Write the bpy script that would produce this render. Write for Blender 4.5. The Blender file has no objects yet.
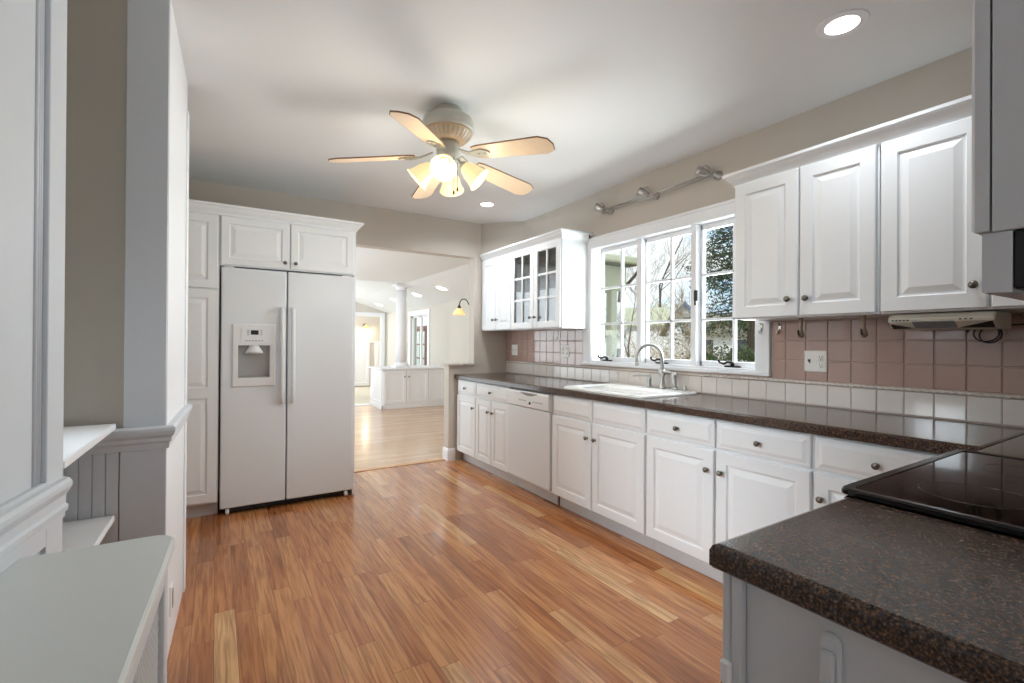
import bpy, bmesh, math, random
from mathutils import Vector, Matrix
PI = math.pi
S = bpy.context.scene
COL = S.collection
R = math.radians

# ------------------------------------------------------------------ camera, world, lights, exposure
cam = bpy.data.cameras.new('camera'); cam.sensor_width = 36.0; cam.lens = 36.0 * 474.06 / 1024.0
cam.clip_start = 0.02; cam.clip_end = 400
camo = bpy.data.objects.new('camera', cam); COL.objects.link(camo)
_y, _p, _r = R(31.95633), R(0.18651), R(0.34278)
fwd = Vector((math.sin(_y)*math.cos(_p), math.cos(_y)*math.cos(_p), math.sin(_p)))
rt = Vector((math.cos(_y), -math.sin(_y), 0)); upv = rt.cross(fwd)
r2 = rt*math.cos(_r) + upv*math.sin(_r); u2 = upv*math.cos(_r) - rt*math.sin(_r)
camo.matrix_world = Matrix(((r2.x, u2.x, -fwd.x, 0), (r2.y, u2.y, -fwd.y, 0), (r2.z, u2.z, -fwd.z, 1.25), (0, 0, 0, 1)))
S.camera = camo
S.view_settings.view_transform = 'Standard'; S.view_settings.look = 'None'
S.view_settings.exposure = 0.26; S.view_settings.gamma = 1.0; S.view_settings.use_curve_mapping = False
S.cycles.max_bounces = 12; S.cycles.diffuse_bounces = 6; S.cycles.glossy_bounces = 5
S.cycles.transparent_max_bounces = 16; S.cycles.sample_clamp_indirect = 6.0
S.cycles.caustics_reflective = False; S.cycles.caustics_refractive = False

def make_world():
    w = bpy.data.worlds.new('sky'); S.world = w; w.use_nodes = True
    N = w.node_tree.nodes; L = w.node_tree.links; N.clear()
    out = N.new('ShaderNodeOutputWorld'); bg = N.new('ShaderNodeBackground')
    tc = N.new('ShaderNodeTexCoord'); mp = N.new('ShaderNodeMapping'); mp.inputs['Scale'].default_value = (1, 1, 2.6)
    ns = N.new('ShaderNodeTexNoise'); ns.inputs['Scale'].default_value = 3.2; ns.inputs['Detail'].default_value = 7
    cr = N.new('ShaderNodeValToRGB')
    cr.color_ramp.elements[0].position = 0.36; cr.color_ramp.elements[0].color = (0.42, 0.66, 0.92, 1)
    cr.color_ramp.elements[1].position = 0.52; cr.color_ramp.elements[1].color = (0.93, 0.95, 0.97, 1)
    L.new(tc.outputs['Generated'], mp.inputs['Vector']); L.new(mp.outputs['Vector'], ns.inputs['Vector'])
    L.new(ns.outputs['Fac'], cr.inputs['Fac']); L.new(cr.outputs['Color'], bg.inputs['Color'])
    bg.inputs['Strength'].default_value = 1.05
    L.new(bg.outputs['Background'], out.inputs['Surface'])
make_world()

def light(name, kind, loc, energy, color=(1, 1, 1), size=0.2, size_y=None, aim=None, spread=None):
    l = bpy.data.lights.new(name, kind); l.energy = energy; l.color = color
    if kind == 'AREA':
        l.size = size
        if size_y: l.shape = 'RECTANGLE'; l.size_y = size_y
        else: l.shape = 'DISK'
        if spread: l.spread = R(spread)
    elif kind != 'SUN': l.shadow_soft_size = size
    o = bpy.data.objects.new(name, l); COL.objects.link(o); o.location = loc
    if aim: o.rotation_euler = Vector(aim).to_track_quat('-Z', 'Y').to_euler()
    return o

sun = light('sun', 'SUN', (0, 0, 30), 2.4, (1.0, 0.95, 0.87), aim=(0.62, 0.22, -0.72)); sun.data.angle = R(1.5)
# added unseen fill behind the camera; then daylight of the left nook window
light('back_fill', 'AREA', (0.3, -3.3, 1.0), 29, (0.88, 0.95, 1.0), 3.0, 1.4, (0.05, 1, 0.75))
light('nook_daylight', 'AREA', (-1.10, 1.80, 1.5), 5.2, (0.82, 0.92, 1.0), 0.55, 0.8, (1, -0.10, -0.40), 46)
light('sink_window_daylight', 'AREA', (3.9, 2.35, 1.5), 135, (0.90, 0.96, 1.0), 2.2, 1.6, (-1, 0, 0.30))
light('family_room_fill', 'AREA', (-0.4, 7.1, 1.4), 104, (0.82, 0.93, 1.0), 4.4, 2.3, (1, 0.05, 0.40))  # unseen area light added to fill the family room, no window behind it
light('hall_fill', 'AREA', (2.1, 14.3, 1.5), 40, (0.94, 0.97, 1.0), 0.8, 1.2, (1, 0, 0))  # unseen area light added to brighten the hall
light('sunken_room_light', 'AREA', (1.4, 11.4, 1.3), 36, (0.92, 0.97, 1.0), 2.4, 1.6, (1, 0, 0.25))  # unseen area light lighting the sunken room from its left

# ------------------------------------------------------------------ materials
def lin(c):
    c = c / 255.0
    return c / 12.92 if c <= 0.04045 else ((c + 0.055) / 1.055) ** 2.4
def rgb(r, g, b): return (lin(r), lin(g), lin(b), 1)

def mat(name, col, rough=0.5, metal=0.0, var=0.04, scale=14.0, bump=0.0, coat=0.0, emit=None, estr=0.0, spec=0.5, stretch=None):
    m = bpy.data.materials.new(name); m.use_nodes = True
    N = m.node_tree.nodes; L = m.node_tree.links; b = N['Principled BSDF']
    b.inputs['Roughness'].default_value = rough; b.inputs['Metallic'].default_value = metal
    b.inputs['Coat Weight'].default_value = coat; b.inputs['Specular IOR Level'].default_value = spec
    tc = N.new('ShaderNodeTexCoord'); ns = N.new('ShaderNodeTexNoise'); ns.inputs['Scale'].default_value = scale; ns.inputs['Detail'].default_value = 5
    if stretch:
        mp = N.new('ShaderNodeMapping'); mp.inputs['Scale'].default_value = stretch
        L.new(tc.outputs['Object'], mp.inputs['Vector']); L.new(mp.outputs['Vector'], ns.inputs['Vector'])
    else: L.new(tc.outputs['Object'], ns.inputs['Vector'])
    mx = N.new('ShaderNodeMix'); mx.data_type = 'RGBA'
    mx.inputs[6].default_value = tuple(max(0, c*(1-var)) for c in col[:3]) + (1,)
    mx.inputs[7].default_value = tuple(min(1, c*(1+var)) for c in col[:3]) + (1,)
    L.new(ns.outputs['Fac'], mx.inputs[0]); L.new(mx.outputs[2], b.inputs['Base Color'])
    if bump:
        bp = N.new('ShaderNodeBump'); bp.inputs['Strength'].default_value = bump; bp.inputs['Distance'].default_value = 0.004
        L.new(ns.outputs['Fac'], bp.inputs['Height']); L.new(bp.outputs['Normal'], b.inputs['Normal'])
    if emit:
        b.inputs['Emission Color'].default_value = emit; b.inputs['Emission Strength'].default_value = estr
    return m

def glass_mat(name, tint=(0.97, 0.99, 0.98, 1), refl=1.0):
    m = bpy.data.materials.new(name); m.use_nodes = True
    N = m.node_tree.nodes; L = m.node_tree.links; N.clear()
    o = N.new('ShaderNodeOutputMaterial'); t = N.new('ShaderNodeBsdfTransparent'); g = N.new('ShaderNodeBsdfGlossy')
    f = N.new('ShaderNodeFresnel'); f.inputs['IOR'].default_value = 1.45; x = N.new('ShaderNodeMixShader')
    t.inputs['Color'].default_value = tint; g.inputs['Roughness'].default_value = 0.02
    mu = N.new('ShaderNodeMath'); mu.operation = 'MULTIPLY'; mu.inputs[1].default_value = refl
    L.new(f.outputs['Fac'], mu.inputs[0]); L.new(mu.outputs[0], x.inputs['Fac'])
    L.new(t.outputs[0], x.inputs[1]); L.new(g.outputs[0], x.inputs[2]); L.new(x.outputs[0], o.inputs['Surface'])
    return m

def floor_mat(name, ramp, axis='Y', bw=0.082, bl=0.85, rough=0.22, grain=0.31):
    m = bpy.data.materials.new(name); m.use_nodes = True
    N = m.node_tree.nodes; L = m.node_tree.links; b = N['Principled BSDF']
    def M(op, a, bb=None, c=None):
        n = N.new('ShaderNodeMath'); n.operation = op
        for i, v in enumerate((a, bb, c)):
            if v is None: continue
            if isinstance(v, (int, float)): n.inputs[i].default_value = v
            else: L.new(v, n.inputs[i])
        return n.outputs[0]
    tc = N.new('ShaderNodeTexCoord'); sp = N.new('ShaderNodeSeparateXYZ'); L.new(tc.outputs['Object'], sp.inputs[0])
    u = sp.outputs['X'] if axis == 'Y' else sp.outputs['Y']; v = sp.outputs['Y'] if axis == 'Y' else sp.outputs['X']
    us = M('DIVIDE', u, bw); row = M('FLOOR', us)
    w1 = N.new('ShaderNodeTexWhiteNoise'); w1.noise_dimensions = '1D'; L.new(row, w1.inputs['W'])
    vs = M('ADD', M('DIVIDE', v, bl), M('MULTIPLY', w1.outputs['Value'], 13.7))
    col = M('FLOOR', vs)
    cb = N.new('ShaderNodeCombineXYZ'); L.new(row, cb.inputs[0]); L.new(col, cb.inputs[1])
    w2 = N.new('ShaderNodeTexWhiteNoise'); w2.noise_dimensions = '2D'; L.new(cb.outputs[0], w2.inputs['Vector'])
    cr = N.new('ShaderNodeValToRGB'); cr.color_ramp.interpolation = 'LINEAR'
    el = cr.color_ramp.elements
    el[0].position = ramp[0][0]; el[0].color = ramp[0][1]; el[1].position = ramp[-1][0]; el[1].color = ramp[-1][1]
    for p, c in ramp[1:-1]: e = el.new(p); e.color = c
    L.new(w2.outputs['Value'], cr.inputs['Fac'])
    # grain: noise stretched along the board, offset per board
    cv = N.new('ShaderNodeCombineXYZ')
    L.new(M('MULTIPLY', u, 60.0), cv.inputs[0]); L.new(M('MULTIPLY', v, 3.2), cv.inputs[1]); L.new(M('MULTIPLY', w2.outputs['Value'], 50.0), cv.inputs[2])
    ns = N.new('ShaderNodeTexNoise'); ns.inputs['Scale'].default_value = 1.0; ns.inputs['Detail'].default_value = 6; ns.inputs['Distortion'].default_value = 0.8
    L.new(cv.outputs[0], ns.inputs['Vector'])
    cg = N.new('ShaderNodeValToRGB'); cg.color_ramp.elements[0].position = 0.30; cg.color_ramp.elements[0].color = (1-grain*1.6, 1-grain*1.9, 1-grain*2.1, 1)
    cg.color_ramp.elements[1].position = 0.62; cg.color_ramp.elements[1].color = (1, 1, 1, 1)
    L.new(ns.outputs['Fac'], cg.inputs['Fac'])
    mx = N.new('ShaderNodeMix'); mx.data_type = 'RGBA'; mx.blend_type = 'MULTIPLY'; mx.inputs[0].default_value = 1
    L.new(cr.outputs['Color'], mx.inputs[6]); L.new(cg.outputs['Color'], mx.inputs[7])
    fu = M('FRACT', us); fv = M('FRACT', vs)
    gap = M('MAXIMUM', M('LESS_THAN', M('MINIMUM', fu, M('SUBTRACT', 1.0, fu)), 0.013), M('LESS_THAN', M('MINIMUM', fv, M('SUBTRACT', 1.0, fv)), 0.0013))
    m2 = N.new('ShaderNodeMix'); m2.data_type = 'RGBA'; m2.inputs[7].default_value = rgb(92, 52, 30)
    L.new(M('MULTIPLY', gap, 0.75), m2.inputs[0]); L.new(mx.outputs[2], m2.inputs[6]); L.new(m2.outputs[2], b.inputs['Base Color'])
    bp = N.new('ShaderNodeBump'); bp.inputs['Strength'].default_value = 0.25; bp.inputs['Distance'].default_value = 0.002
    L.new(M('SUBTRACT', M('MULTIPLY', w2.outputs['Value'], 0.25), gap), bp.inputs['Height']); L.new(bp.outputs['Normal'], b.inputs['Normal'])
    b.inputs['Roughness'].default_value = rough; b.inputs['Coat Weight'].default_value = 0.25; b.inputs['Coat Roughness'].default_value = 0.12
    return m

def granite_mat(name):
    m = bpy.data.materials.new(name); m.use_nodes = True
    N = m.node_tree.nodes; L = m.node_tree.links; b = N['Principled BSDF']
    tc = N.new('ShaderNodeTexCoord')
    n1 = N.new('ShaderNodeTexNoise'); n1.inputs['Scale'].default_value = 230; n1.inputs['Detail'].default_value = 3
    v = N.new('ShaderNodeTexVoronoi'); v.inputs['Scale'].default_value = 420
    L.new(tc.outputs['Object'], n1.inputs['Vector']); L.new(tc.outputs['Object'], v.inputs['Vector'])
    c1 = N.new('ShaderNodeValToRGB'); e = c1.color_ramp.elements
    e[0].position = 0.36; e[0].color = rgb(22, 20, 21); e[1].position = 0.72; e[1].color = rgb(138, 108, 88)
    k = e.new(0.5); k.color = rgb(72, 55, 45); k = e.new(0.6); k.color = rgb(102, 78, 61)
    L.new(n1.outputs['Fac'], c1.inputs['Fac'])
    sp = N.new('ShaderNodeSeparateXYZ'); L.new(v.outputs['Color'], sp.inputs[0])
    c2 = N.new('ShaderNodeValToRGB'); c2.color_ramp.elements[0].position = 0.90; c2.color_ramp.elements[0].color = (0, 0, 0, 1); c2.color_ramp.elements[1].position = 0.96
    L.new(sp.outputs[0], c2.inputs['Fac'])
    mx = N.new('ShaderNodeMix'); mx.data_type = 'RGBA'; mx.inputs[7].default_value = rgb(62, 66, 78)
    L.new(c2.outputs['Color'], mx.inputs[0]); L.new(c1.outputs['Color'], mx.inputs[6]); L.new(mx.outputs[2], b.inputs['Base Color'])
    b.inputs['Roughness'].default_value = 0.15; b.inputs['Specular IOR Level'].default_value = 0.38; b.inputs['Coat Weight'].default_value = 0.0; b.inputs['Coat Roughness'].default_value = 0.06
    bp = N.new('ShaderNodeBump'); bp.inputs['Strength'].default_value = 0.03; bp.inputs['Distance'].default_value = 0.001
    L.new(n1.outputs['Fac'], bp.inputs['Height']); L.new(bp.outputs['Normal'], b.inputs['Normal'])
    return m

M_ceil = mat('ceiling paint', rgb(228, 229, 229), 0.9, var=0.01, scale=3)
M_wall = mat('beige wall paint', rgb(197, 189, 179), 0.85, var=0.02, scale=6)
M_wall2 = mat('cream wall paint', rgb(208, 203, 194), 0.85, var=0.02, scale=6)
M_nook = mat('shaded beige wall paint', rgb(184, 179, 169), 0.85, var=0.02, scale=6)  # beige wall paint with the nook's shade put into its colour
M_trim = mat('white trim paint', rgb(236, 237, 240), 0.42, var=0.015, scale=20)
M_cab = mat('white cabinet paint', rgb(234, 237, 239), 0.38, var=0.012, scale=25)
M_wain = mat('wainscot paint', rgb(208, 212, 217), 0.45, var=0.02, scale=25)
M_gap = mat('cabinet interior', rgb(150, 148, 145), 0.7)
M_appl = mat('appliance white enamel', rgb(225, 229, 233), 0.33, var=0.01, scale=160, bump=0.04)
M_appl2 = mat('appliance white plastic', rgb(229, 231, 232), 0.35, var=0.01)
M_grey = mat('grey plastic', rgb(165, 164, 162), 0.45)
M_black = mat('black plastic', rgb(20, 20, 22), 0.4)
M_bglass = mat('black ceramic glass', rgb(8, 8, 9), 0.06, var=0.02, spec=0.22)
M_rim = mat('black enamel rim', rgb(16, 16, 18), 0.2)
M_pewter = mat('pewter knob metal', rgb(122, 116, 110), 0.35, 1.0, var=0.1)
M_nickel = mat('brushed nickel', rgb(188, 186, 182), 0.28, 1.0, var=0.05)
M_dark = mat('dark bronze hardware', rgb(62, 60, 60), 0.4, 0.8)
M_brass = mat('antique brass', rgb(120, 96, 62), 0.35, 1.0)
M_porc = mat('white porcelain', rgb(240, 240, 238), 0.12, var=0.005, coat=0.4)
M_plate = mat('white switch plastic', rgb(238, 236, 230), 0.35, var=0.01)
M_slot = mat('dark socket slots', rgb(50, 46, 44), 0.6)
M_kick = mat('white toe kick', rgb(205, 206, 208), 0.5)
M_pink = mat('dusty pink glazed tile', rgb(178, 149, 138), 0.13, var=0.05, scale=30, bump=0.05, coat=0.5)
M_white_tile = mat('white glazed tile', rgb(226, 219, 213), 0.14, var=0.03, scale=30, bump=0.05, coat=0.5)
M_grout = mat('tile grout', rgb(196, 178, 166), 0.8)
M_rope = mat('rope liner tile', rgb(214, 205, 198), 0.22, var=0.03, coat=0.3)
M_gran = granite_mat('speckled brown granite')
M_floor = floor_mat('oak floor', [(0.0, rgb(164, 103, 60)), (0.12, rgb(180, 116, 68)), (0.5, rgb(196, 132, 82)), (0.88, rgb(205, 145, 92)), (1.0, rgb(222, 176, 124))])
M_floor2 = floor_mat('lit oak floor family room', [(0.0, rgb(198, 160, 126)), (0.5, rgb(208, 172, 138)), (1.0, rgb(220, 188, 156))], 'X', 0.06, 0.9, 0.2, 0.10)  # the kitchen oak, with the far room's brighter light put into its colour
M_carpet = mat('beige carpet', rgb(214, 208, 192), 0.95, var=0.06, scale=200)
M_counter_white = mat('radiator cover white paint', rgb(214, 218, 216), 0.36, var=0.015, scale=12)
M_lattice = mat('white perforated metal', rgb(224, 224, 222), 0.4)
M_glass = glass_mat('window glass', refl=0.10)
M_cglass = glass_mat('cabinet glass', (0.98, 0.98, 0.98, 1), 0.9)
M_blade = mat('bleached wood fan blade', rgb(226, 202, 172), 0.4, var=0.06, scale=8, stretch=(3, 3, 3))
M_bladeedge = mat('dark blade edge', rgb(140, 104, 78), 0.5)
M_fan = mat('cream fan enamel', rgb(184, 181, 170), 0.35)
M_fanring = mat('pinkish fan vent ring', rgb(190, 160, 126), 0.4)
M_shade = mat('glowing frosted glass shade', rgb(240, 222, 160), 0.4, emit=(1.0, 0.83, 0.50, 1), estr=0.45)
M_bulb = mat('glowing bulb', (1, 1, 1, 1), 0.4, emit=(1.0, 0.93, 0.78, 1), estr=3.0)
M_lens = mat('glowing ceiling lamp lens', (1, 1, 1, 1), 0.4, emit=(1.0, 0.97, 0.92, 1), estr=8.0)
M_sconce = mat('amber scalloped glass', rgb(246, 214, 150), 0.3, emit=(1.0, 0.72, 0.32, 1), estr=0.45)
M_beige_pl = mat('ivory plastic', rgb(214, 210, 198), 0.4)
M_dispgrey = mat('silver display', rgb(176, 180, 186), 0.22, 0.5)
M_cord = mat('black cord', rgb(30, 28, 28), 0.5)
M_wood = mat('turned wood hook', rgb(150, 128, 108), 0.5)
M_nosing = mat('oak threshold', rgb(206, 160, 116), 0.3)

# ------------------------------------------------------------------ mesh helpers
class F:
    """local frame: a along u, b outwards along n, z up"""
    def __init__(s, o, u, n): s.o, s.u, s.n = Vector(o), Vector(u).normalized(), Vector(n).normalized()
    def __call__(s, a, b, z): return s.o + s.u*a + s.n*b + Vector((0, 0, z))

ID = F((0, 0, 0), (1, 0, 0), (0, 1, 0))

def box(bm, lo, hi, bev=0.0, fr=ID, seg=1):
    vs = [bm.verts.new(fr(x, y, z)) for x in (lo[0], hi[0]) for y in (lo[1], hi[1]) for z in (lo[2], hi[2])]
    fs = [bm.faces.new([vs[i] for i in q]) for q in ((0, 1, 3, 2), (4, 6, 7, 5), (0, 4, 5, 1), (2, 3, 7, 6), (0, 2, 6, 4), (1, 5, 7, 3))]
    bmesh.ops.recalc_face_normals(bm, faces=fs)
    if bev > 0:
        es = list({e for f in fs for e in f.edges})
        bmesh.ops.bevel(bm, geom=es, offset=bev, segments=seg, affect='EDGES', profile=0.5)

def loops(bm, rings, close_start=True, close_end=True):
    """skin a list of equal length point rings"""
    vr = [[bm.verts.new(p) for p in r] for r in rings]
    n = len(vr[0]); fs = []
    for i in range(len(vr)-1):
        for k in range(n):
            fs.append(bm.faces.new((vr[i][k], vr[i][(k+1) % n], vr[i+1][(k+1) % n], vr[i+1][k])))
    if close_start: fs.append(bm.faces.new(list(reversed(vr[0]))))
    if close_end: fs.append(bm.faces.new(vr[-1]))
    bmesh.ops.recalc_face_normals(bm, faces=fs)
    return fs

def panel(bm, fr, a0, a1, z0, z1, prof):
    """rectangular front built of concentric rings; prof = [(inset, b)]"""
    rings = [[fr(a0+i, b, z0+i), fr(a1-i, b, z0+i), fr(a1-i, b, z1-i), fr(a0+i, b, z1-i)] for i, b in prof]
    loops(bm, rings)

def raised(t=0.02, stile=0.058):
    return [(0, 0), (0, t-0.004), (0.004, t), (stile, t), (stile+0.006, t-0.008), (stile+0.013, t-0.008), (stile+0.040, t-0.001), (stile+0.042, t-0.001)]
DRAWER = [(0, 0), (0, 0.008), (0.005, 0.012), (0.014, 0.0135), (0.017, 0.0135), (0.034, 0.020), (0.036, 0.020)]

def lathe(bm, prof, o=(0, 0, 0), axis=(0, 0, 1), n=24, scallop=0):
    ax = Vector(axis).normalized(); t = Vector((1, 0, 0)) if abs(ax.x) < 0.9 else Vector((0, 1, 0))
    e1 = ax.cross(t).normalized(); e2 = ax.cross(e1)
    rings = []
    for r, h in prof:
        ring = []
        for k in range(n):
            a = 2*PI*k/n; rr = max(r, 1e-4)
            ring.append(Vector(o) + ax*h + (e1*math.cos(a) + e2*math.sin(a))*rr*(1+(0.06*math.cos(scallop*a) if scallop else 0)))
        rings.append(ring)
    for f in loops(bm, rings): f.smooth = True

def tube(bm, pts, rad, n=8, cap=True):
    pts = [Vector(p) for p in pts]
    rad = rad if isinstance(rad, (list, tuple)) else [rad]*len(pts)
    rings = []; prev = None
    for i, p in enumerate(pts):
        d = (pts[min(i+1, len(pts)-1)] - pts[max(i-1, 0)]).normalized()
        if prev is None:
            t = Vector((0, 0, 1)) if abs(d.z) < 0.9 else Vector((1, 0, 0)); e1 = d.cross(t).normalized()
        else:
            e1 = (prev - d*prev.dot(d)).normalized()
        prev = e1; e2 = d.cross(e1)
        rings.append([p + (e1*math.cos(2*PI*k/n) + e2*math.sin(2*PI*k/n))*rad[i] for k in range(n)])
    for f in loops(bm, rings, cap, cap): f.smooth = True

def sweep(bm, path, prof, flip=False, closed_ends=True):
    """sweep a profile [(out, z)] along a polyline of (x, y); out is to the right of travel (left when flip)"""
    P = [Vector((p[0], p[1], 0)) for p in path]
    def nrm(a, b):
        d = (b-a).normalized(); return Vector((d.y, -d.x, 0))*(-1 if flip else 1)
    rings = []
    for i, p in enumerate(P):
        if i == 0: m = nrm(P[0], P[1])
        elif i == len(P)-1: m = nrm(P[-2], P[-1])
        else:
            n1, n2 = nrm(P[i-1], p), nrm(p, P[i+1]); m = (n1+n2); m = m / max(1e-6, m.dot(n1))
        rings.append([p + m*o + Vector((0, 0, z)) for o, z in prof])
    loops(bm, rings, closed_ends, closed_ends)

def prism(bm, pts, lo, hi, fr=ID):
    """extrude polygon (a, z) from b=lo to b=hi"""
    loops(bm, [[fr(a, lo, z) for a, z in pts], [fr(a, hi, z) for a, z in pts]])

def slab(bm, pts, z0, z1, bev=0.0):
    n0 = len(bm.faces)
    loops(bm, [[Vector((x, y, z0)) for x, y in pts], [Vector((x, y, z1)) for x, y in pts]])

WL = {}
def wloc(o): return WL.get(o, Vector((0, 0, 0)))

def link(name, bm, m, parent=None, smooth=None, origin=None):
    """link bm (world coordinates) as one mesh object"""
    base = Vector(origin) if origin is not None else (wloc(parent) if parent else Vector((0, 0, 0)))
    if base.length > 0: bmesh.ops.translate(bm, verts=bm.verts, vec=-base)
    me = bpy.data.meshes.new(name); bm.to_mesh(me); bm.free()
    me.materials.append(m)
    o = bpy.data.objects.new(name, me); COL.objects.link(o)
    if parent:
        o.parent = parent; o.location = base - wloc(parent); WL[o] = base
    else:
        o.location = base; WL[o] = base
    return o

def B(fn, *a, **k):
    bm = bmesh.new(); fn(bm, *a, **k); return bm

def thing(name, label, cat, loc=(0, 0, 0), group=None):
    o = bpy.data.objects.new(name, None); COL.objects.link(o); o.location = loc; WL[o] = Vector(loc); o.empty_display_size = 0.05
    o['label'] = label; o['category'] = cat
    if group: o['group'] = group
    return o
def tag(o, label, cat, group=None, kind=None):
    o['label'] = label; o['category'] = cat
    if group: o['group'] = group
    if kind: o['kind'] = kind
    return o
def struct(name, bm, m, label=None, cat=None, parent=None):
    o = link(name, bm, m, parent)
    if not parent: o['kind'] = 'structure'
    if label: o['label'] = label
    if cat: o['category'] = cat
    return o
def child_label(o, t): o['label'] = t; return o

def copy_tree(o, loc, label, group=None):
    c = o.copy(); COL.objects.link(c); c.location = loc; c['label'] = label
    if group: c['group'] = group
    for ch in list(o.children):
        d = ch.copy(); COL.objects.link(d); d.parent = c
        for g in list(ch.children):
            e = g.copy(); COL.objects.link(e); e.parent = d
    return c

def knob(parent, p, n, r=0.014, name='knob', m=None):
    bm = bmesh.new()
    lathe(bm, [(0.007, 0), (0.0055, 0.004), (0.005, 0.012), (r*0.75, 0.016), (r, 0.021), (r*0.95, 0.025), (r*0.6, 0.029), (0.001, 0.031)], p, n, 16)
    return link(name, bm, m or M_pewter, parent)

# ------------------------------------------------------------------ the room shell
XW, YF, ZC = 2.80, 4.61, 2.56
bm = bmesh.new(); box(bm, (-1.5, -3.6, -0.1), (3.0, 4.70, 0))
struct('floor', bm, M_floor, 'honey oak strip floor of the kitchen', 'floor')
bm = bmesh.new(); box(bm, (-1.5, 4.70, -0.1), (4.3, 9.55, 0))
struct('floor.001', bm, M_floor2, 'oak floor of the room beyond the opening, paled as if lit', 'floor')
bm = bmesh.new(); box(bm, (0.93, 4.655, 0.0), (2.09, 4.745, 0.006), 0.002)
struct('trim_1', bm, M_nosing, 'flat oak threshold strip in the wide opening', 'threshold')
bm = bmesh.new(); box(bm, (-1.5, 9.55, -0.25), (4.6, 15.1, -0.15))
struct('floor.002', bm, M_carpet, 'beige floor of the sunken room far back', 'floor')
bm = bmesh.new(); box(bm, (-1.5, 9.50, -0.15), (2.6, 9.62, 0.02), 0.004)
struct('trim_2', bm, M_trim, 'white step edge beside the island in the far room', 'step')
bm = bmesh.new(); box(bm, (-1.5, -3.6, ZC), (3.0, YF+0.12, ZC+0.15))
struct('ceiling', bm, M_ceil, 'smooth white kitchen ceiling', 'ceiling')

# right wall with the window hole
HY0, HY1, HZ0, HZ1 = 1.60, 3.165, 1.09, 2.085
bm = bmesh.new()
box(bm, (XW, -3.6, 0), (XW+0.09, HY0, ZC)); box(bm, (XW, HY1, 0), (XW+0.09, YF+0.12, ZC))
box(bm, (XW, HY0, 0), (XW+0.09, HY1, HZ0)); box(bm, (XW, HY0, HZ1), (XW+0.09, HY1, ZC))
struct('wall_right', bm, M_wall, 'beige wall with the window above the sink', 'wall')
# diagonal corner above the left wall cabinets
bm = bmesh.new(); slab(bm, [(2.465, YF), (XW, 4.24), (XW, YF)], 2.14, ZC)
struct('wall_corner', bm, M_wall, 'beige diagonal corner above the glass door cabinet', 'wall')
# far wall: header, left part, right jamb and half wall
bm = bmesh.new()
box(bm, (-1.5, YF, 0), (0.96, YF+0.12, ZC)); box(bm, (0.96, YF, 2.18), (2.385, YF+0.12, ZC)); box(bm, (2.385, YF, 0), (4.15, YF+0.12, ZC))
struct('wall_far', bm, M_wall, 'beige far wall above the wide opening', 'wall')
hw = thing('half_wall', 'beige half wall with thin cap at right of the opening', 'half wall', (2.09, YF, 0)); hw['kind'] = 'structure'
link('body', B(box, (2.09, YF, 0), (2.385, YF+0.12, 1.005)), M_wall, hw)
link('cap', B(box, (2.065, YF-0.02, 1.005), (2.385, YF+0.14, 1.025), 0.004), M_wall, hw)
bm = bmesh.new(); sweep(bm, [(2.165, YF), (2.09, YF), (2.09, YF+0.12)], [(0, 0), (0.014, 0), (0.014, 0.10), (0.008, 0.125), (0, 0.13)], True)
# orientation: outwards is -y then -x
struct('baseboard_half_wall', bm, M_trim, 'white baseboard round the half wall end', 'baseboard')
bm = bmesh.new()
box(bm, (-1.5, -3.72, 0), (3.0, -3.6, ZC)); struct('wall_back', bm, M_wall)
bm = bmesh.new(); box(bm, (1.15, -0.26, 0), (XW, -0.14, ZC)); struct('wall_back.001', bm, M_wall)
bm = bmesh.new(); box(bm, (-1.62, -3.6, 0), (-1.5, 15.5, 2.8)); struct('wall_left', bm, M_wall2)
bm = bmesh.new(); box(bm, (-0.70, 2.95, 0), (-0.60, YF, ZC)); struct('wall_left.001', bm, M_wall)

# stub wall on the left (beadboard below, boarded end above)
LW = F((-0.157, 2.225, 0), (0.0363, 0.9993, 0), (0.9993, -0.0363, 0))     # right face: a along the wall, b outwards (+x)
bm = bmesh.new()
box(bm, (0, -0.13, 0), (0.688, 0.0, ZC), fr=LW)
struct('wall_stub', bm, M_trim, 'white boarded wall end at left before the pantry', 'wall')
bm = bmesh.new(); box(bm, (-1.2, 2.225, 0), (-0.20, 2.345, ZC))
struct('wall_nook', bm, M_nook, 'beige wall inside the left nook, shade in its paint', 'wall')
bm = bmesh.new(); box(bm, (-0.285, 2.216, 0.925), (-0.159, 2.2255, ZC), 0.002)
struct('trim_3', bm, M_wain, 'grey white flat casing board on the wall end at left', 'casing')
bm = bmesh.new()   # beadboard with grooves, plus the smooth corner board
xs = [-0.297-0.0368*i for i in range(17)][::-1]
for x0, x1 in zip(xs, xs[1:]): box(bm, (x0+0.0006, 2.213, 0), (x1-0.0006, 2.225, 0.86), 0.0014)
box(bm, (-0.2945, 2.212, 0), (-0.157, 2.225, 0.86), 0.002)
struct('wainscot_nook', bm, M_wain, 'grey white beadboard under the rail at left', 'wainscot')
RAIL = [(0, 0.845), (0.008, 0.847), (0.010, 0.868), (0.017, 0.876), (0.017, 0.888), (0.026, 0.900), (0.030, 0.915), (0.030, 0.926), (0.022, 0.932), (0, 0.932)]
bm = bmesh.new(); p0 = LW(0, 0, 0); p1 = LW(0.690, 0, 0)
sweep(bm, [(-0.90, 2.213), (p0.x, 2.213), (p1.x, p1.y)], RAIL)
struct('chair_rail_stub', bm, M_wain, 'white moulded rail wrapping the wall end at left', 'chair rail')
bm = bmesh.new(); box(bm, (0.640, 0, 0), (0.688, 0.008, 2.40), 0.002, LW); box(bm, (0.6885, -0.13, 0), (0.698, 0.008, 2.40), 0.002, LW)
struct('trim_4', bm, M_trim, 'slim white casing on the far edge of the wall end', 'casing')

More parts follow.
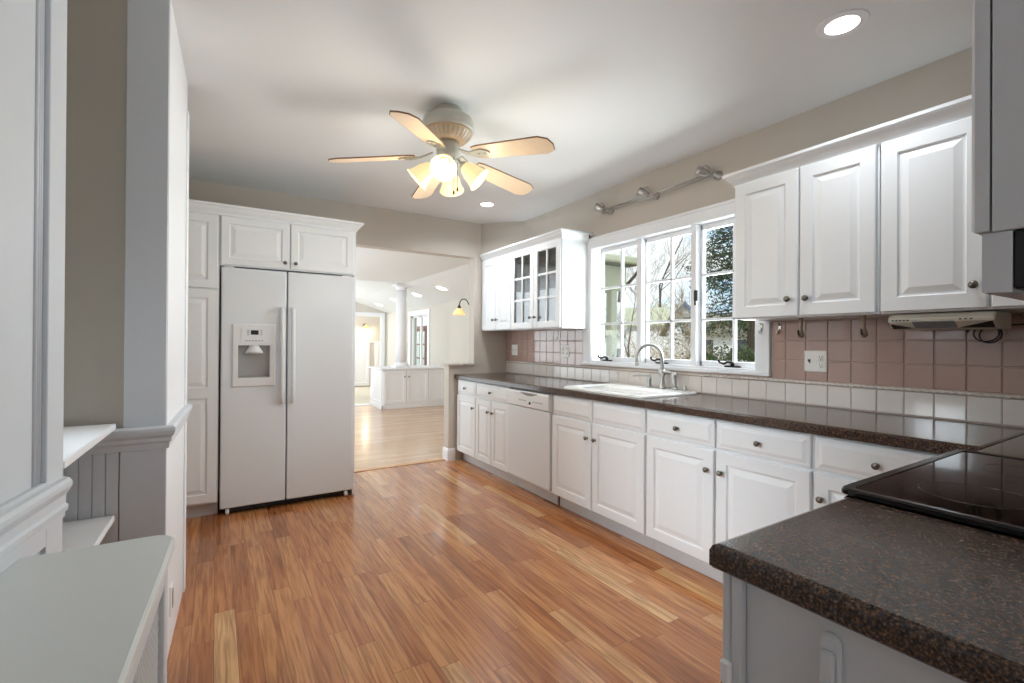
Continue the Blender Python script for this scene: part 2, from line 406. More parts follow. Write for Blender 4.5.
# near left: panelled wall, set back from the radiator cover
AZ = Vector((0.135, 1, 0)).normalized()
PW = F((-0.30-0.135*1.3, 0.2, 0), AZ, (AZ.y, -AZ.x, 0))
PL = 1.305
bm = bmesh.new(); box(bm, (0, -0.12, 0), (PL, -0.012, ZC), fr=PW)
pt = 0.0
def stile(a0, a1, z0, z1): box(bm, (a0, -0.012, z0), (a1, 0.0, z1), 0.0015, PW)
stile(1.225, PL, 0, ZC); stile(0.05, 1.225, 0.80, 0.94)
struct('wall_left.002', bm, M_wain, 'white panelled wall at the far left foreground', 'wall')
bm = bmesh.new()
for z0, z1 in ((0.0, 0.80), (0.935, ZC)):
    for a, r in ((1.196, 0.0055), (1.209, 0.004), (1.218, 0.0045)):
        tube(bm, [PW(a, -0.0125, z0), PW(a, -0.0125, z1)], r, 10)
struct('trim_5', bm, M_wain, 'rounded panel moulding on the foreground wall', 'moulding')
bm = bmesh.new(); a, b = PW(0, 0, 0), PW(PL, 0, 0); c = PW(PL, -0.12, 0)
sweep(bm, [(a.x, a.y), (b.x, b.y)], [(0, 0.838), (0.004, 0.84), (0.004, 0.850), (0.009, 0.855), (0.010, 0.866), (0.005, 0.872), (0.006, 0.892), (0.013, 0.903), (0.017, 0.912), (0.017, 0.922), (0.011, 0.930), (0, 0.932)])
struct('chair_rail_wall', bm, M_wain, 'moulded white chair rail on the foreground wall', 'chair rail')
# nook outer walls
bm = bmesh.new(); box(bm, (-1.26, 0.2, 0), (-1.16, 2.3, ZC)); struct('wall_nook.001', bm, M_nook)
bm = bmesh.new(); box(bm, (-1.26, 1.35, 0), (-0.42, 1.47, ZC)); struct('wall_nook.002', bm, M_nook)
bm = bmesh.new()
for a, b in ((1.55, 1.60), (1.84, 1.88), (2.12, 2.17)): box(bm, (-1.16, a, 1.10), (-1.12, b, 2.0), 0.003)
for a, b in ((1.10, 1.15), (1.53, 1.57), (1.95, 2.0)): box(bm, (-1.16, 1.55, a), (-1.12, 2.17, b), 0.003)
struct('window_1', bm, M_trim, 'small white window hidden in the left nook', 'window')

# far rooms
bm = bmesh.new(); box(bm, (-1.5, YF+0.12, 2.37), (3.02, 8.75, 2.5)); struct('ceiling.001', bm, M_ceil, 'flat white ceiling of the room beyond the opening', 'ceiling')
bm = bmesh.new()
A1, B1, C1, D1 = (3.02, YF+0.12, 2.37), (3.02, 13.1, 2.37), (4.05, 13.1, 2.057), (4.05, YF+0.12, 2.057)
loops(bm, [[Vector(p) for p in (A1, B1, C1, D1)], [Vector((p[0], p[1], p[2]+0.08)) for p in (A1, B1, C1, D1)]])
struct('ceiling.002', bm, M_ceil, 'sloping white ceiling of the sunken far room', 'ceiling')
bm = bmesh.new()
Q = ((3.02, 8.74, 2.37), (3.02, 13.1, 2.37), (-1.5, 13.1, 3.2), (-1.5, 8.74, 3.2))
loops(bm, [[Vector(p) for p in Q], [Vector((p[0], p[1], p[2]+0.08)) for p in Q]])
struct('ceiling.003', bm, M_ceil, 'raised grey white ceiling slope at left of the column', 'ceiling')
bm = bmesh.new()
box(bm, (4.0, YF+0.12, -0.25), (4.15, 9.95, 2.42)); box(bm, (4.0, 11.05, -0.25), (4.15, 13.12, 2.42)); box(bm, (4.0, 9.95, 1.90), (4.15, 11.05, 2.42)); box(bm, (4.0, 9.95, -0.25), (4.15, 11.05, 0.25))
struct('wall_far_right', bm, M_wall2, 'cream side wall of the far room', 'wall')
bm = bmesh.new()
box(bm, (-1.5, 13.0, -0.25), (2.9, 13.12, 3.3)); box(bm, (2.9, 13.0, 1.97), (3.86, 13.12, 3.3)); box(bm, (3.86, 13.0, -0.25), (4.0, 13.12, 2.5)); box(bm, (4.15, 13.0, -0.25), (4.65, 13.12, 2.5))
struct('wall_far.001', bm, M_wall2, 'cream end wall of the far room with a doorway', 'wall')
bm = bmesh.new(); box(bm, (2.82, 12.97, -0.15), (2.92, 13.0, 2.05), 0.006); box(bm, (3.84, 12.97, -0.15), (3.95, 13.0, 2.05), 0.006); box(bm, (2.82, 12.965, 1.95), (3.95, 13.0, 2.06), 0.006)
struct('door_1', bm, M_trim, 'white cased doorway in the far end wall', 'doorway')
bm = bmesh.new(); box(bm, (0.5, 15.0, -0.25), (4.65, 15.1, 2.8)); box(bm, (4.55, 13.12, -0.25), (4.65, 15.0, 2.8)); struct('wall_hall', bm, M_wall2, 'cream hall wall seen through the far doorway', 'wall')
bm = bmesh.new(); box(bm, (0.5, 13.12, 2.3), (4.55, 15.0, 2.4)); struct('ceiling.004', bm, M_ceil)
bm = bmesh.new()
for x0, x1 in ((3.15, 4.08), (4.25, 4.545)):
    panel(bm, F((x0, 15.0, -0.15), (1, 0, 0), (0, -1, 0)), 0, x1-x0, 0.05, 1.40, [(0, 0), (0, 0.03), (0.09, 0.03), (0.10, 0.012), (0.101, 0.012)])
box(bm, (0.5, 14.96, 1.24), (4.55, 15.0, 1.28), 0.005)
struct('wainscot_hall', bm, M_trim, 'white panelling seen through the far doorway', 'wainscot')
# window in the far room's side wall
bm = bmesh.new(); XX = 4.0
box(bm, (XX-0.025, 9.83, 0.2), (XX, 9.95, 1.99), 0.004); box(bm, (XX-0.025, 11.05, 0.2), (XX, 11.16, 1.99), 0.004); box(bm, (XX-0.03, 9.81, 1.88), (XX, 11.18, 2.0), 0.004)
for a, b in ((9.95, 10.0), (10.47, 10.53), (11.0, 11.05)): box(bm, (XX+0.04, a, 0.25), (XX+0.08, b, 1.90))
box(bm, (XX+0.04, 9.95, 0.25), (XX+0.08, 11.05, 0.33)); box(bm, (XX+0.04, 9.95, 1.84), (XX+0.08, 11.05, 1.90))
w2 = struct('window_2', bm, M_trim, 'tall white cased window behind the column', 'window')
link('pane', B(box, (XX+0.058, 10.0, 0.33), (XX+0.062, 11.0, 1.84)), M_glass, w2)

# ------------------------------------------------------------------ window above the sink
bm = bmesh.new()
CY0, CY1 = 1.575, 3.26
box(bm, (XW-0.022, 3.155, 1.08), (XW, CY1, 2.09), 0.003); box(bm, (XW-0.022, CY0, 1.075), (XW, 1.665, 2.09), 0.003)
box(bm, (XW-0.024, CY0, 2.075), (XW, CY1, 2.155), 0.003); box(bm, (XW-0.032, CY0-0.01, 2.15), (XW, CY1+0.01, 2.172), 0.004)
# jamb liners, stool and apron
box(bm, (XW-0.005, HY1-0.012, HZ0), (XW+0.09, HY1, HZ1)); box(bm, (XW-0.005, HY0, HZ0), (XW+0.09, HY0+0.012, HZ1)); box(bm, (XW-0.005, HY0, HZ1-0.012), (XW+0.09, HY1, HZ1))
box(bm, (XW-0.012, HY0, HZ0-0.005), (XW+0.15, HY1, HZ0+0.012), 0.003)
box(bm, (XW-0.034, CY0-0.005, 1.062), (XW, CY1+0.01, 1.086), 0.005, seg=2)
# mullion posts
for a, b in ((2.592, 2.640), (2.098, 2.140)): box(bm, (XW-0.004, a, HZ0), (XW+0.09, b, HZ1), 0.003)
win = struct('window_3', bm, M_trim, 'white triple casement window above the sink', 'window')
for c in (2.862, 2.352, 1.850):
    bm = bmesh.new(); w = 0.250
    lo, hi = c-w+0.022, c+w-0.03; zl, zh = HZ0+0.012, HZ1-0.014
    x0, x1 = XW+0.045, XW+0.085
    box(bm, (x0, c-w+0.0, zl), (x1, c-w+0.032, zh), 0.003); box(bm, (x0, c+w-0.020, zl), (x1, c+w-0.002, zh), 0.003)
    box(bm, (x0, c-w, zl), (x1, c+w-0.002, zl+0.035), 0.003); box(bm, (x0, c-w, zh-0.035), (x1, c+w-0.002, zh), 0.003)
    sash = link('sash', bm, M_trim, win)
    g0, g1 = c-w+0.032, c+w-0.020; m_ = (g0+g1)/2 - 0.005
    bm = bmesh.new()
    box(bm, (x0+0.005, m_-0.009, zl+0.03), (x1-0.005, m_+0.009, zh-0.03), 0.003)
    for z in (1.42, 1.728): box(bm, (x0+0.005, g0-0.004, z-0.009), (x1-0.005, g1+0.004, z+0.009), 0.003)
    link('muntin', bm, M_trim, sash)
    link('pane', B(box, (x0+0.018, g0-0.004, zl+0.03), (x0+0.022, g1+0.004, zh-0.03)), M_glass, sash)
# crank handles and a sash lock
def crank(y, s):
    bm = bmesh.new(); z = HZ0+0.012
    box(bm, (XW-0.002, y-0.055, z), (XW+0.022, y+0.055, z+0.012), 0.004)
    lathe(bm, [(0.013, 0), (0.012, 0.018), (0.007, 0.024)], (XW+0.008, y, z+0.01), (0, 0, 1), 12)
    tube(bm, [(XW+0.006, y, z+0.03), (XW-0.012, y+0.02*s, z+0.036), (XW-0.016, y+0.045*s, z+0.022), (XW-0.018, y+0.075*s, z+0.030)], [0.009, 0.008, 0.008, 0.007], 8)
    lathe(bm, [(0.001, -0.012), (0.008, -0.006), (0.009, 0.004), (0.001, 0.014)], (XW-0.018, y+0.078*s, z+0.040), (0, 0, 1), 10)
    return link('crank_handle', bm, M_dark, win)
crank(2.98, 1); crank(2.40, 1); crank(1.83, 1)
bm = bmesh.new(); box(bm, (XW-0.020, 2.078, 1.545), (XW-0.004, 2.106, 1.62), 0.005); box(bm, (XW-0.026, 2.086, 1.515), (XW-0.012, 2.098, 1.555), 0.004)
link('sash_lock', bm, M_dark, win)

# ------------------------------------------------------------------ ceiling lamps
def downlight(name, loc, label, r=0.075, watts=14, sub='kitchen ceiling lamps', power=True):
    t = thing(name, label, 'ceiling light', loc, sub)
    x, y, z = loc
    bm = bmesh.new()
    prof = [(r*0.80, -0.006), (r*1.18, -0.004), (r*1.22, 0.0), (r*0.8, 0.0)]
    rings = []
    for rr, h in prof: rings.append([Vector((x+rr*math.cos(2*PI*k/32), y+rr*math.sin(2*PI*k/32), z+h)) for k in range(32)])
    loops(bm, rings+[rings[0]], False, False)
    link('trim_ring', bm, M_trim, t)
    link('lens', B(lathe, [(0.001, -0.004), (r*0.8, -0.004), (r*0.81, 0.0), (0.001, 0.0)], loc, (0, 0, 1), 32), M_lens, t)
    if power: light(name+'_beam', 'AREA', (x, y, z-0.012), watts, (0.90, 0.95, 1.0), r*1.5, None, (0, 0, -1), 150)
    return t
downlight('recessed_light', (2.158, 0.929, ZC), 'glowing recessed ceiling light at the top right above the right wall cabinets', watts=4)
downlight('recessed_light', (2.158, 3.92, ZC), 'small glowing recessed ceiling light beyond the fan near the far corner', watts=8)
def vault_z(x, y): return 2.37 - 0.304*(x-3.02)
for i, (x, y, lb) in enumerate(((3.465, 7.984, 'recessed light in the sloping far ceiling nearest the amber lamp'),
                              (3.49, 9.30, 'recessed light in the sloping far ceiling just right of the column'),
                              (3.49, 10.716, 'recessed light in the sloping far ceiling just left of the column'),
                              (3.525, 12.095, 'recessed light in the sloping far ceiling nearest the doorway'))):
    z = vault_z(x, y)
    t = thing('recessed_light', lb, 'ceiling light', (x, y, z), 'far room ceiling lamps')
    nz = Vector((-0.29, 0, -0.957))
    link('lens', B(lathe, [(0.001, 0.006), (0.09, 0.006), (0.10, 0.0), (0.001, 0.0)], (x, y, z), nz, 24), M_lens, t)

# ------------------------------------------------------------------ ceiling fan
FX, FY = 1.10, 2.455
fan = thing('ceiling_fan', 'cream five blade ceiling fan with four lit bell shades', 'ceiling fan', (FX, FY, ZC))
link('canopy', B(lathe, [(0.001, 0), (0.078, 0), (0.080, -0.010), (0.074, -0.028), (0.070, -0.036), (0.001, -0.036)], (FX, FY, ZC), (0, 0, 1), 36), M_fan, fan)
hs = link('motor_housing', B(lathe, [(0.001, -0.034), (0.072, -0.036), (0.112, -0.042), (0.136, -0.058), (0.144, -0.080), (0.144, -0.118), (0.136, -0.128), (0.001, -0.128)], (FX, FY, ZC), (0, 0, 1), 40), M_fan, fan)
bm = bmesh.new(); lathe(bm, [(0.001, -0.128), (0.136, -0.128), (0.134, -0.138), (0.108, -0.165), (0.088, -0.182), (0.001, -0.182)], (FX, FY, ZC), (0, 0, 1), 40)
vr = link('vent_ring', bm, M_fanring, fan)
bm = bmesh.new()
for i in range(30):
    a = 2*PI*i/30; fr = F((FX, FY, ZC), (-math.sin(a), math.cos(a), 0), (math.cos(a), math.sin(a), 0))
    loops(bm, [[fr(-0.004, 0.131, -0.144), fr(0.004, 0.131, -0.144), fr(0.004, 0.134, -0.136), fr(-0.004, 0.134, -0.136)],
               [fr(-0.003, 0.097, -0.180), fr(0.003, 0.097, -0.180), fr(0.003, 0.109, -0.164), fr(-0.003, 0.109, -0.164)]])
link('vent_ribs', bm, M_fan, vr)
link('switch_housing', B(lathe, [(0.001, -0.180), (0.060, -0.180), (0.066, -0.235), (0.062, -0.262), (0.048, -0.285), (0.030, -0.300), (0.001, -0.306)], (FX, FY, ZC), (0, 0, 1), 32), M_fan, fan)
ZB = ZC-0.270
for i in range(5):
    a = R(10.8+72*i); ca, sa = math.cos(a), math.sin(a)
    def bp(r, s, h):
        # blade local: r along, s across, pitched
        pt_ = R(13); return Vector((FX + r*ca - s*sa*math.cos(pt_), FY + r*sa + s*ca*math.cos(pt_), ZB + h - s*math.sin(pt_) - 0.050*(r-0.15)/0.5))
    out = [(0.185, -0.048), (0.185, 0.048), (0.22, 0.056), (0.59, 0.069), (0.635, 0.045), (0.645, 0.0), (0.635, -0.045), (0.59, -0.069), (0.22, -0.056)]
    bm = bmesh.new(); loops(bm, [[bp(r, s, -0.004) for r, s in out], [bp(r, s, 0.004) for r, s in out]])
    bl = link('blade', bm, M_blade, fan)
    bm = bmesh.new()
    rim = [bp(r*1.0, s, 0.0) for r, s in out]
    tube(bm, rim+[rim[0]], 0.0042, 6, False)
    child_label(link('blade_edge', bm, M_bladeedge, bl), 'dark edge')
    bm = bmesh.new()
    iron = [(0.085, -0.016), (0.085, 0.016), (0.15, 0.014), (0.19, 0.030), (0.235, 0.036), (0.265, 0.020), (0.275, 0.0), (0.265, -0.020), (0.235, -0.036), (0.19, -0.030), (0.15, -0.014)]
    def ip(r, s, h):
        q = bp(r, s, h); 
        if r < 0.16: q.z += (0.16-r)*0.35
        return q
    loops(bm, [[ip(r, s, -0.012) for r, s in iron], [ip(r, s, -0.004) for r, s in iron]])
    for r in (0.205, 0.245): lathe(bm, [(0.007, 0), (0.006, 0.003), (0.001, 0.004)], bp(r, 0, -0.012), (0, 0, -1), 8)
    link('blade_iron', bm, M_fan, bl)
for i in range(4):
    a = R(-122+90*i); d = Vector((math.cos(a), math.sin(a), 0)); tilt = R(48)
    ax = (d*math.sin(tilt) + Vector((0, 0, -1))*math.cos(tilt)).normalized()
    p0_ = Vector((FX, FY, ZC-0.275)) + d*0.045; p1_ = p0_ + ax*0.05
    bm = bmesh.new(); tube(bm, [Vector((FX, FY, ZC-0.265)) + d*0.03, p0_, p1_], 0.010, 10)
    lathe(bm, [(0.001, 0.0), (0.022, 0.0), (0.026, 0.025), (0.001, 0.025)], p1_ - ax*0.005, ax, 20)
    arm = link('lamp_arm', bm, M_fan, fan)
    bm = bmesh.new()
    pr = [(0.027, 0.0), (0.036, 0.012), (0.050, 0.045), (0.055, 0.075), (0.064, 0.105), (0.073, 0.118)]
    lathe(bm, pr + [(r-0.003, h) for r, h in reversed(pr)] + [pr[0]], p1_ + ax*0.012, ax, 32)
    bmesh.ops.delete(bm, geom=[f for f in bm.faces if len(f.verts) > 4], context='FACES')
    child_label(link('lamp_shade', bm, M_shade, arm), 'glowing frosted bell shade')
    bm = bmesh.new(); lathe(bm, [(0.012, 0.02), (0.015, 0.04), (0.026, 0.065), (0.029, 0.085), (0.022, 0.105), (0.001, 0.113)], p1_, ax, 20)
    link('bulb', bm, M_bulb, arm)
    light('fan_bulb_light', 'POINT', p1_ + ax*0.15, 1.3, (1.0, 0.76, 0.42), 0.03)
light('below_fan_fill', 'POINT', (FX, FY, ZC-0.80), 13, (0.93, 0.95, 0.95), 0.30)  # added soft room light hanging below the fan, apart from its bulbs
for dx, dy, l in ((0.045, -0.03, 0.17), (0.012, -0.052, 0.20)):
    bm = bmesh.new(); x, y, z = FX+dx, FY+dy, ZC-0.265
    tube(bm, [(x, y, z), (x, y, z-l)], 0.0018, 6); lathe(bm, [(0.001, 0), (0.006, -0.006), (0.006, -0.02), (0.001, -0.026)], (x, y, z-l), (0, 0, 1), 10)
    link('pull_chain', bm, M_brass, fan)

# ------------------------------------------------------------------ fridge wall
YD = 3.96
PF = F((0, YD+0.02, 0), (1, 0, 0), (0, -1, 0))      # cabinet fronts on the fridge wall
CROWN = [(0, 0), (0.006, 0), (0.010, 0.012), (0.030, 0.034), (0.040, 0.052), (0.052, 0.058), (0.054, 0.072), (0.0, 0.072)]
def crown(path, z, flip=False): return B(sweep, path, [(o, z+h) for o, h in CROWN], flip)
pan = thing('pantry_cabinet', 'tall white pantry cabinet at left of the fridge', 'cabinet', (-0.30, YF, 0))
link('body', B(box, (-0.598, YD+0.022, 0.10), (0.016, YF-0.002, 2.16)), M_cab, pan)
link('toe_kick', B(box, (-0.598, YD+0.09, 0), (0.016, YF-0.002, 0.10)), M_kick, pan)
bm = bmesh.new(); panel(bm, PF, -0.42, 0.006, 1.625, 2.148, raised()); d = link('door', bm, M_cab, pan)
knob(d, PF(-0.38, 0.02, 1.69), (0, -1, 0))
bm = bmesh.new()
t = 0.02; a0, a1, z0, z1 = -0.42, 0.006, 0.115, 1.612
panel(bm, PF, a0, a1, z0, z1, [(0, 0), (0, t-0.012), (0.004, t-0.008), (0.05, t-0.008)])
box(bm, (a0, 0, z0), (a0+0.058, t, z1), 0.002, PF); box(bm, (a1-0.058, 0, z0), (a1, t, z1), 0.002, PF)
for q0, q1 in ((z0, z0+0.06), (0.845, 0.925), (z1-0.06, z1)): box(bm, (a0+0.055, 0, q0), (a1-0.055, t, q1), 0.002, PF)
for q0, q1 in ((z0+0.066, 0.839), (0.931, z1-0.066)): panel(bm, PF, a0+0.064, a1-0.064, q0, q1, [(0, 0.006), (0.004, t-0.008), (0.03, t-0.001), (0.032, t-0.001)])
d = link('door', bm, M_cab, pan); knob(d, PF(-0.38, 0.02, 1.05), (0, -1, 0))

over = thing('bridge_cabinet', 'white two door cabinet above the fridge', 'cabinet', (0.48, YF, 1.79))
bm = bmesh.new(); box(bm, (0.018, YD+0.022, 1.795), (0.968, YF-0.002, 2.16))
link('body', bm, M_cab, over)
tag(link('end_panel', B(box, (0.952, YD+0.025, 0), (0.968, YF-0.002, 1.793), 0.001), M_cab), 'tall white end panel against the right side of the fridge', 'panel')
for a0, a1, kx in ((0.024, 0.470, 0.437), (0.478, 0.946, 0.512)):
    bm = bmesh.new(); panel(bm, PF, a0, a1, 1.802, 2.148, raised(stile=0.05)); d = link('door', bm, M_cab, over); knob(d, PF(kx, 0.02, 1.845), (0, -1, 0))
bm = crown([(0.968, YF), (0.968, YD+0.02), (-0.60, YD+0.02)], 2.152, flip=True)
tag(link('crown_moulding', bm, M_cab), 'white crown moulding along the top of the fridge cabinets', 'crown moulding')

fr = thing('refrigerator', 'white side by side fridge with ice and water dispenser', 'refrigerator', (0.485, 4.25, 0))
link('body', B(box, (0.030, YD+0.075, 0.045), (0.945, YF-0.02, 1.775), 0.006), M_appl, fr)
bm = bmesh.new()   # freezer door with the dispenser recess
X0, X1, Z0, Z1 = 0.028, 0.452, 0.05, 1.782
dx0, dx1, dz0, dz1 = 0.130, 0.345, 0.975, 1.225
YB, YFr = YD+0.072, YD
bev = 0.008
box(bm, (X0, YFr, Z0), (dx0, YB, Z1), bev, seg=2); box(bm, (dx1, YFr, Z0), (X1, YB, Z1), bev, seg=2)
box(bm, (dx0-0.01, YFr, dz1), (dx1+0.01, YB, Z1-0.0005)); box(bm, (dx0-0.01, YFr, Z0+0.0005), (dx1+0.01, YB, dz0))
bmesh.ops.delete(bm, geom=[f for f in bm.faces if False], context='FACES')
bm.free(); bm = bmesh.new()
out = [(X0, Z0), (X1, Z0), (X1, Z1), (X0, Z1)]; inn = [(dx0, dz0), (dx1, dz0), (dx1, dz1), (dx0, dz1)]
def ring(pts, y, inset=0.0):
    cx = sum(p[0] for p in pts)/4; cz = sum(p[1] for p in pts)/4
    return [Vector((x + (inset if x < cx else -inset), y, z + (inset if z < cz else -inset))) for x, z in pts]
loops(bm, [ring(out, YB), ring(out, YFr+0.009), ring(out, YFr+0.003, 0.003), ring(out, YFr, 0.010), ring(inn, YFr), ring(inn, YFr+0.055)])
dl = link('freezer_door', bm, M_appl, fr)
bm = bmesh.new(); box(bm, (0.460, YFr, Z0), (0.947, YB, Z1), 0.009, seg=3); dr = link('fridge_door', bm, M_appl, fr)
link('door_gasket', B(box, (0.030, YB, 0.05), (0.945, YB+0.004, 1.778)), M_grey, fr)
for o_, hx in ((dl, 0.420), (dr, 0.494)):
    bm = bmesh.new(); z0, z1 = 0.775, 1.515; y0 = YFr
    tube(bm, [(hx, y0+0.004, z0+0.015), (hx, y0-0.022, z0+0.020), (hx, y0-0.040, z0+0.05), (hx, y0-0.046, z0+0.12), (hx, y0-0.048, (z0+z1)/2), (hx, y0-0.046, z1-0.12), (hx, y0-0.040, z1-0.05), (hx, y0-0.022, z1-0.02), (hx, y0+0.004, z1-0.015)], [0.012, 0.014, 0.015, 0.016, 0.0165, 0.016, 0.015, 0.014, 0.012], 12)
    link('handle', bm, M_appl2, o_)
# dispenser surround, controls, cradle
bm = bmesh.new(); y = YFr
def rr(x0, x1, z0, z1): return [Vector((x0, 0, z0)), Vector((x1, 0, z0)), Vector((x1, 0, z1)), Vector((x0, 0, z1))]
def at(r, yy): return [Vector((p.x, yy, p.z)) for p in r]
O, I = rr(0.096, 0.376, 0.918, 1.378), rr(0.134, 0.341, 0.985, 1.222)
O2 = rr(0.104, 0.368, 0.926, 1.370)
loops(bm, [at(O, y+0.001), at(O, y-0.006), at(O2, y-0.012), at(I, y-0.012), at(I, y+0.05)], False, False)
disp = link('dispenser', bm, M_appl2, dl)
bm = bmesh.new(); box(bm, (0.131, y+0.045, 0.98), (0.344, y+0.053, 1.226)); box(bm, (0.136, y-0.004, 0.985), (0.339, y+0.05, 0.992), 0.002)
link('recess', bm, M_grey, disp)
bm = bmesh.new(); lathe(bm, [(0.001, 0.0), (0.030, 0.0), (0.036, 0.012), (0.058, 0.05), (0.058, 0.062), (0.001, 0.062)], (0.238, y+0.024, 1.222), (0, -0.15, -1), 24); link('spout', bm, M_appl2, disp)
bm = bmesh.new(); box(bm, (0.150, y-0.0145, 1.235), (0.330, y-0.011, 1.350), 0.002); link('control_panel', bm, M_appl2, disp)
bm = bmesh.new(); box(bm, (0.214, y-0.0165, 1.300), (0.264, y-0.013, 1.332), 0.002); link('display', bm, M_black, disp)
for xq, zq in [(0.180+i*0.020, 1.252) for i in range(6)] + [(xx, 1.298+i*0.014) for i in range(3) for xx in (0.190, 0.276)]:
    link('button', B(box, (xq, y-0.0165, zq), (xq+0.013, y-0.014, zq+0.007), 0.001), M_grey, disp)
bm = bmesh.new(); box(bm, (0.05, YD+0.04, 0.012), (0.93, YD+0.08, 0.045), 0.003)
for i in range(3): box(bm, (0.09, YD+0.034, 0.016+i*0.009), (0.89, YD+0.042, 0.021+i*0.009))
link('base_grille', bm, M_dark, fr)
for x in (0.075, 0.90):
    bm = bmesh.new(); lathe(bm, [(0.001, -0.012), (0.020, -0.012), (0.022, -0.006), (0.022, 0.006), (0.020, 0.012), (0.001, 0.012)], (x, YD+0.025, 0.022), (1, 0, 0), 20); link('wheel', bm, M_appl2, fr)
for x in (0.04, 0.86): link('hinge_cover', B(box, (x, YD+0.01, 1.776), (x+0.07, YD+0.07, 1.791), 0.003), M_appl2, fr)

# ------------------------------------------------------------------ right wall: base cabinets
XD = 2.17
RB = F((XD+0.02, 0, 0), (0, 1, 0), (-1, 0, 0))     # a = y, b outwards (-x)
ZT = 0.868
def base_cab(y0, y1, label, doors, drawers, false_front=False):
    t = thing('base_cabinet', label, 'cabinet', (2.45, (y0+y1)/2, 0), 'base cabinets under the window counter')
    bm = bmesh.new(); box(bm, (XD+0.0215, y0+0.001, 0.105), (2.798, y1-0.001, ZT)); link('body', bm, M_cab, t)
    link('toe_kick', B(box, (XD+0.085, y0+0.001, 0), (XD+0.10, y1-0.001, 0.105)), M_kick, t)
    for a0, a1, kn in drawers:
        bm = bmesh.new(); panel(bm, RB, a0+0.003, a1-0.003, 0.716, 0.860, DRAWER); d = link('drawer', bm, M_cab, t)
        if kn is not None: knob(d, RB(kn, 0.02, 0.785), (-1, 0, 0))
    for a0, a1, kn, st in doors:
        bm = bmesh.new(); panel(bm, RB, a0+0.003, a1-0.003, 0.112, 0.704, raised(stile=st)); d = link('door', bm, M_cab, t)
        if kn is not None: knob(d, RB(kn, 0.02, 0.600), (-1, 0, 0))
    return t
base_cab(4.155, 4.590, 'narrow one door base cabinet beside the half wall', [(4.160, 4.575, 4.195, 0.055)], [(4.160, 4.575, 4.37)])
base_cab(3.525, 4.155, 'base cabinet with two slim doors left of the dishwasher', [(3.845, 4.150, 3.885, 0.05), (3.530, 3.840, 3.800, 0.05)], [(3.530, 4.150, 3.84)])
base_cab(1.975, 2.905, 'wide sink base cabinet with two plain false drawer fronts', [(2.455, 2.900, 2.492, 0.058), (1.980, 2.450, 2.412, 0.058)], [(2.455, 2.900, None), (1.980, 2.450, None)])
base_cab(1.512, 1.975, 'one door base cabinet directly right of the sink cabinet', [(1.515, 1.970, 1.552, 0.058)], [(1.515, 1.970, 1.742)])
base_cab(1.045, 1.512, 'one door base cabinet second to the right of the sink cabinet', [(1.048, 1.508, 1.472, 0.058)], [(1.048, 1.508, 1.278)])
base_cab(0.520, 1.045, 'corner base cabinet half hidden behind the cooktop', [(0.620, 1.040, 1.004, 0.058)], [(0.560, 1.040, 0.805)])

dw = thing('dishwasher', 'white dishwasher between the base cabinets', 'dishwasher', (2.45, 3.215, 0))
y0, y1 = 2.912, 3.518
link('body', B(box, (XD+0.022, y0, 0.10), (2.78, y1, 0.862)), M_appl, dw)
bm = bmesh.new(); box(bm, (XD-0.012, y0, 0.125), (XD+0.02, y1, 0.722), 0.006, seg=2); link('door', bm, M_appl, dw)
bm = bmesh.new(); loops(bm, [[Vector((XD+0.02, y, z)) for y, z in ((y0, 0.726), (y1, 0.726), (y1, 0.86), (y0, 0.86))], [Vector((XD-0.020, y, z)) for y, z in ((y0, 0.728), (y1, 0.728), (y1, 0.855), (y0, 0.855))], [Vector((XD-0.024, y, z)) for y, z in ((y0+0.006, 0.735), (y1-0.006, 0.735), (y1-0.006, 0.84), (y0+0.006, 0.84))]])
cp = link('control_panel', bm, M_appl2, dw)
bm = bmesh.new(); pts = []
for i in range(13):
    s = i/12; yy = 3.30 - 0.24*s; pts.append((yy, 0.842 - 0.020*math.sin(PI*s)))
loops(bm, [[Vector((XD-0.0255, y, z)) for y, z in pts + [(3.06, 0.846), (3.30, 0.846)]], [Vector((XD-0.019, y, z)) for y, z in pts + [(3.06, 0.846), (3.30, 0.846)]]])
link('handle_pocket', bm, M_gap, cp)
for yq in [2.99+i*0.035 for i in range(4)] + [3.22+i*0.04 for i in range(3)]:
    link('button', B(box, (XD-0.027, yq, 0.776), (XD-0.023, yq+0.023, 0.785), 0.001), M_grey, cp)
bm = bmesh.new(); lathe(bm, [(0.001, 0.006), (0.010, 0.005), (0.012, 0)], (XD-0.024, 3.165, 0.765), (-1, 0, 0), 14); link('indicator', bm, M_dark, cp)
link('kick_plate', B(box, (XD+0.068, y0, 0.005), (XD+0.082, y1, 0.122), 0.002), M_kick, dw)

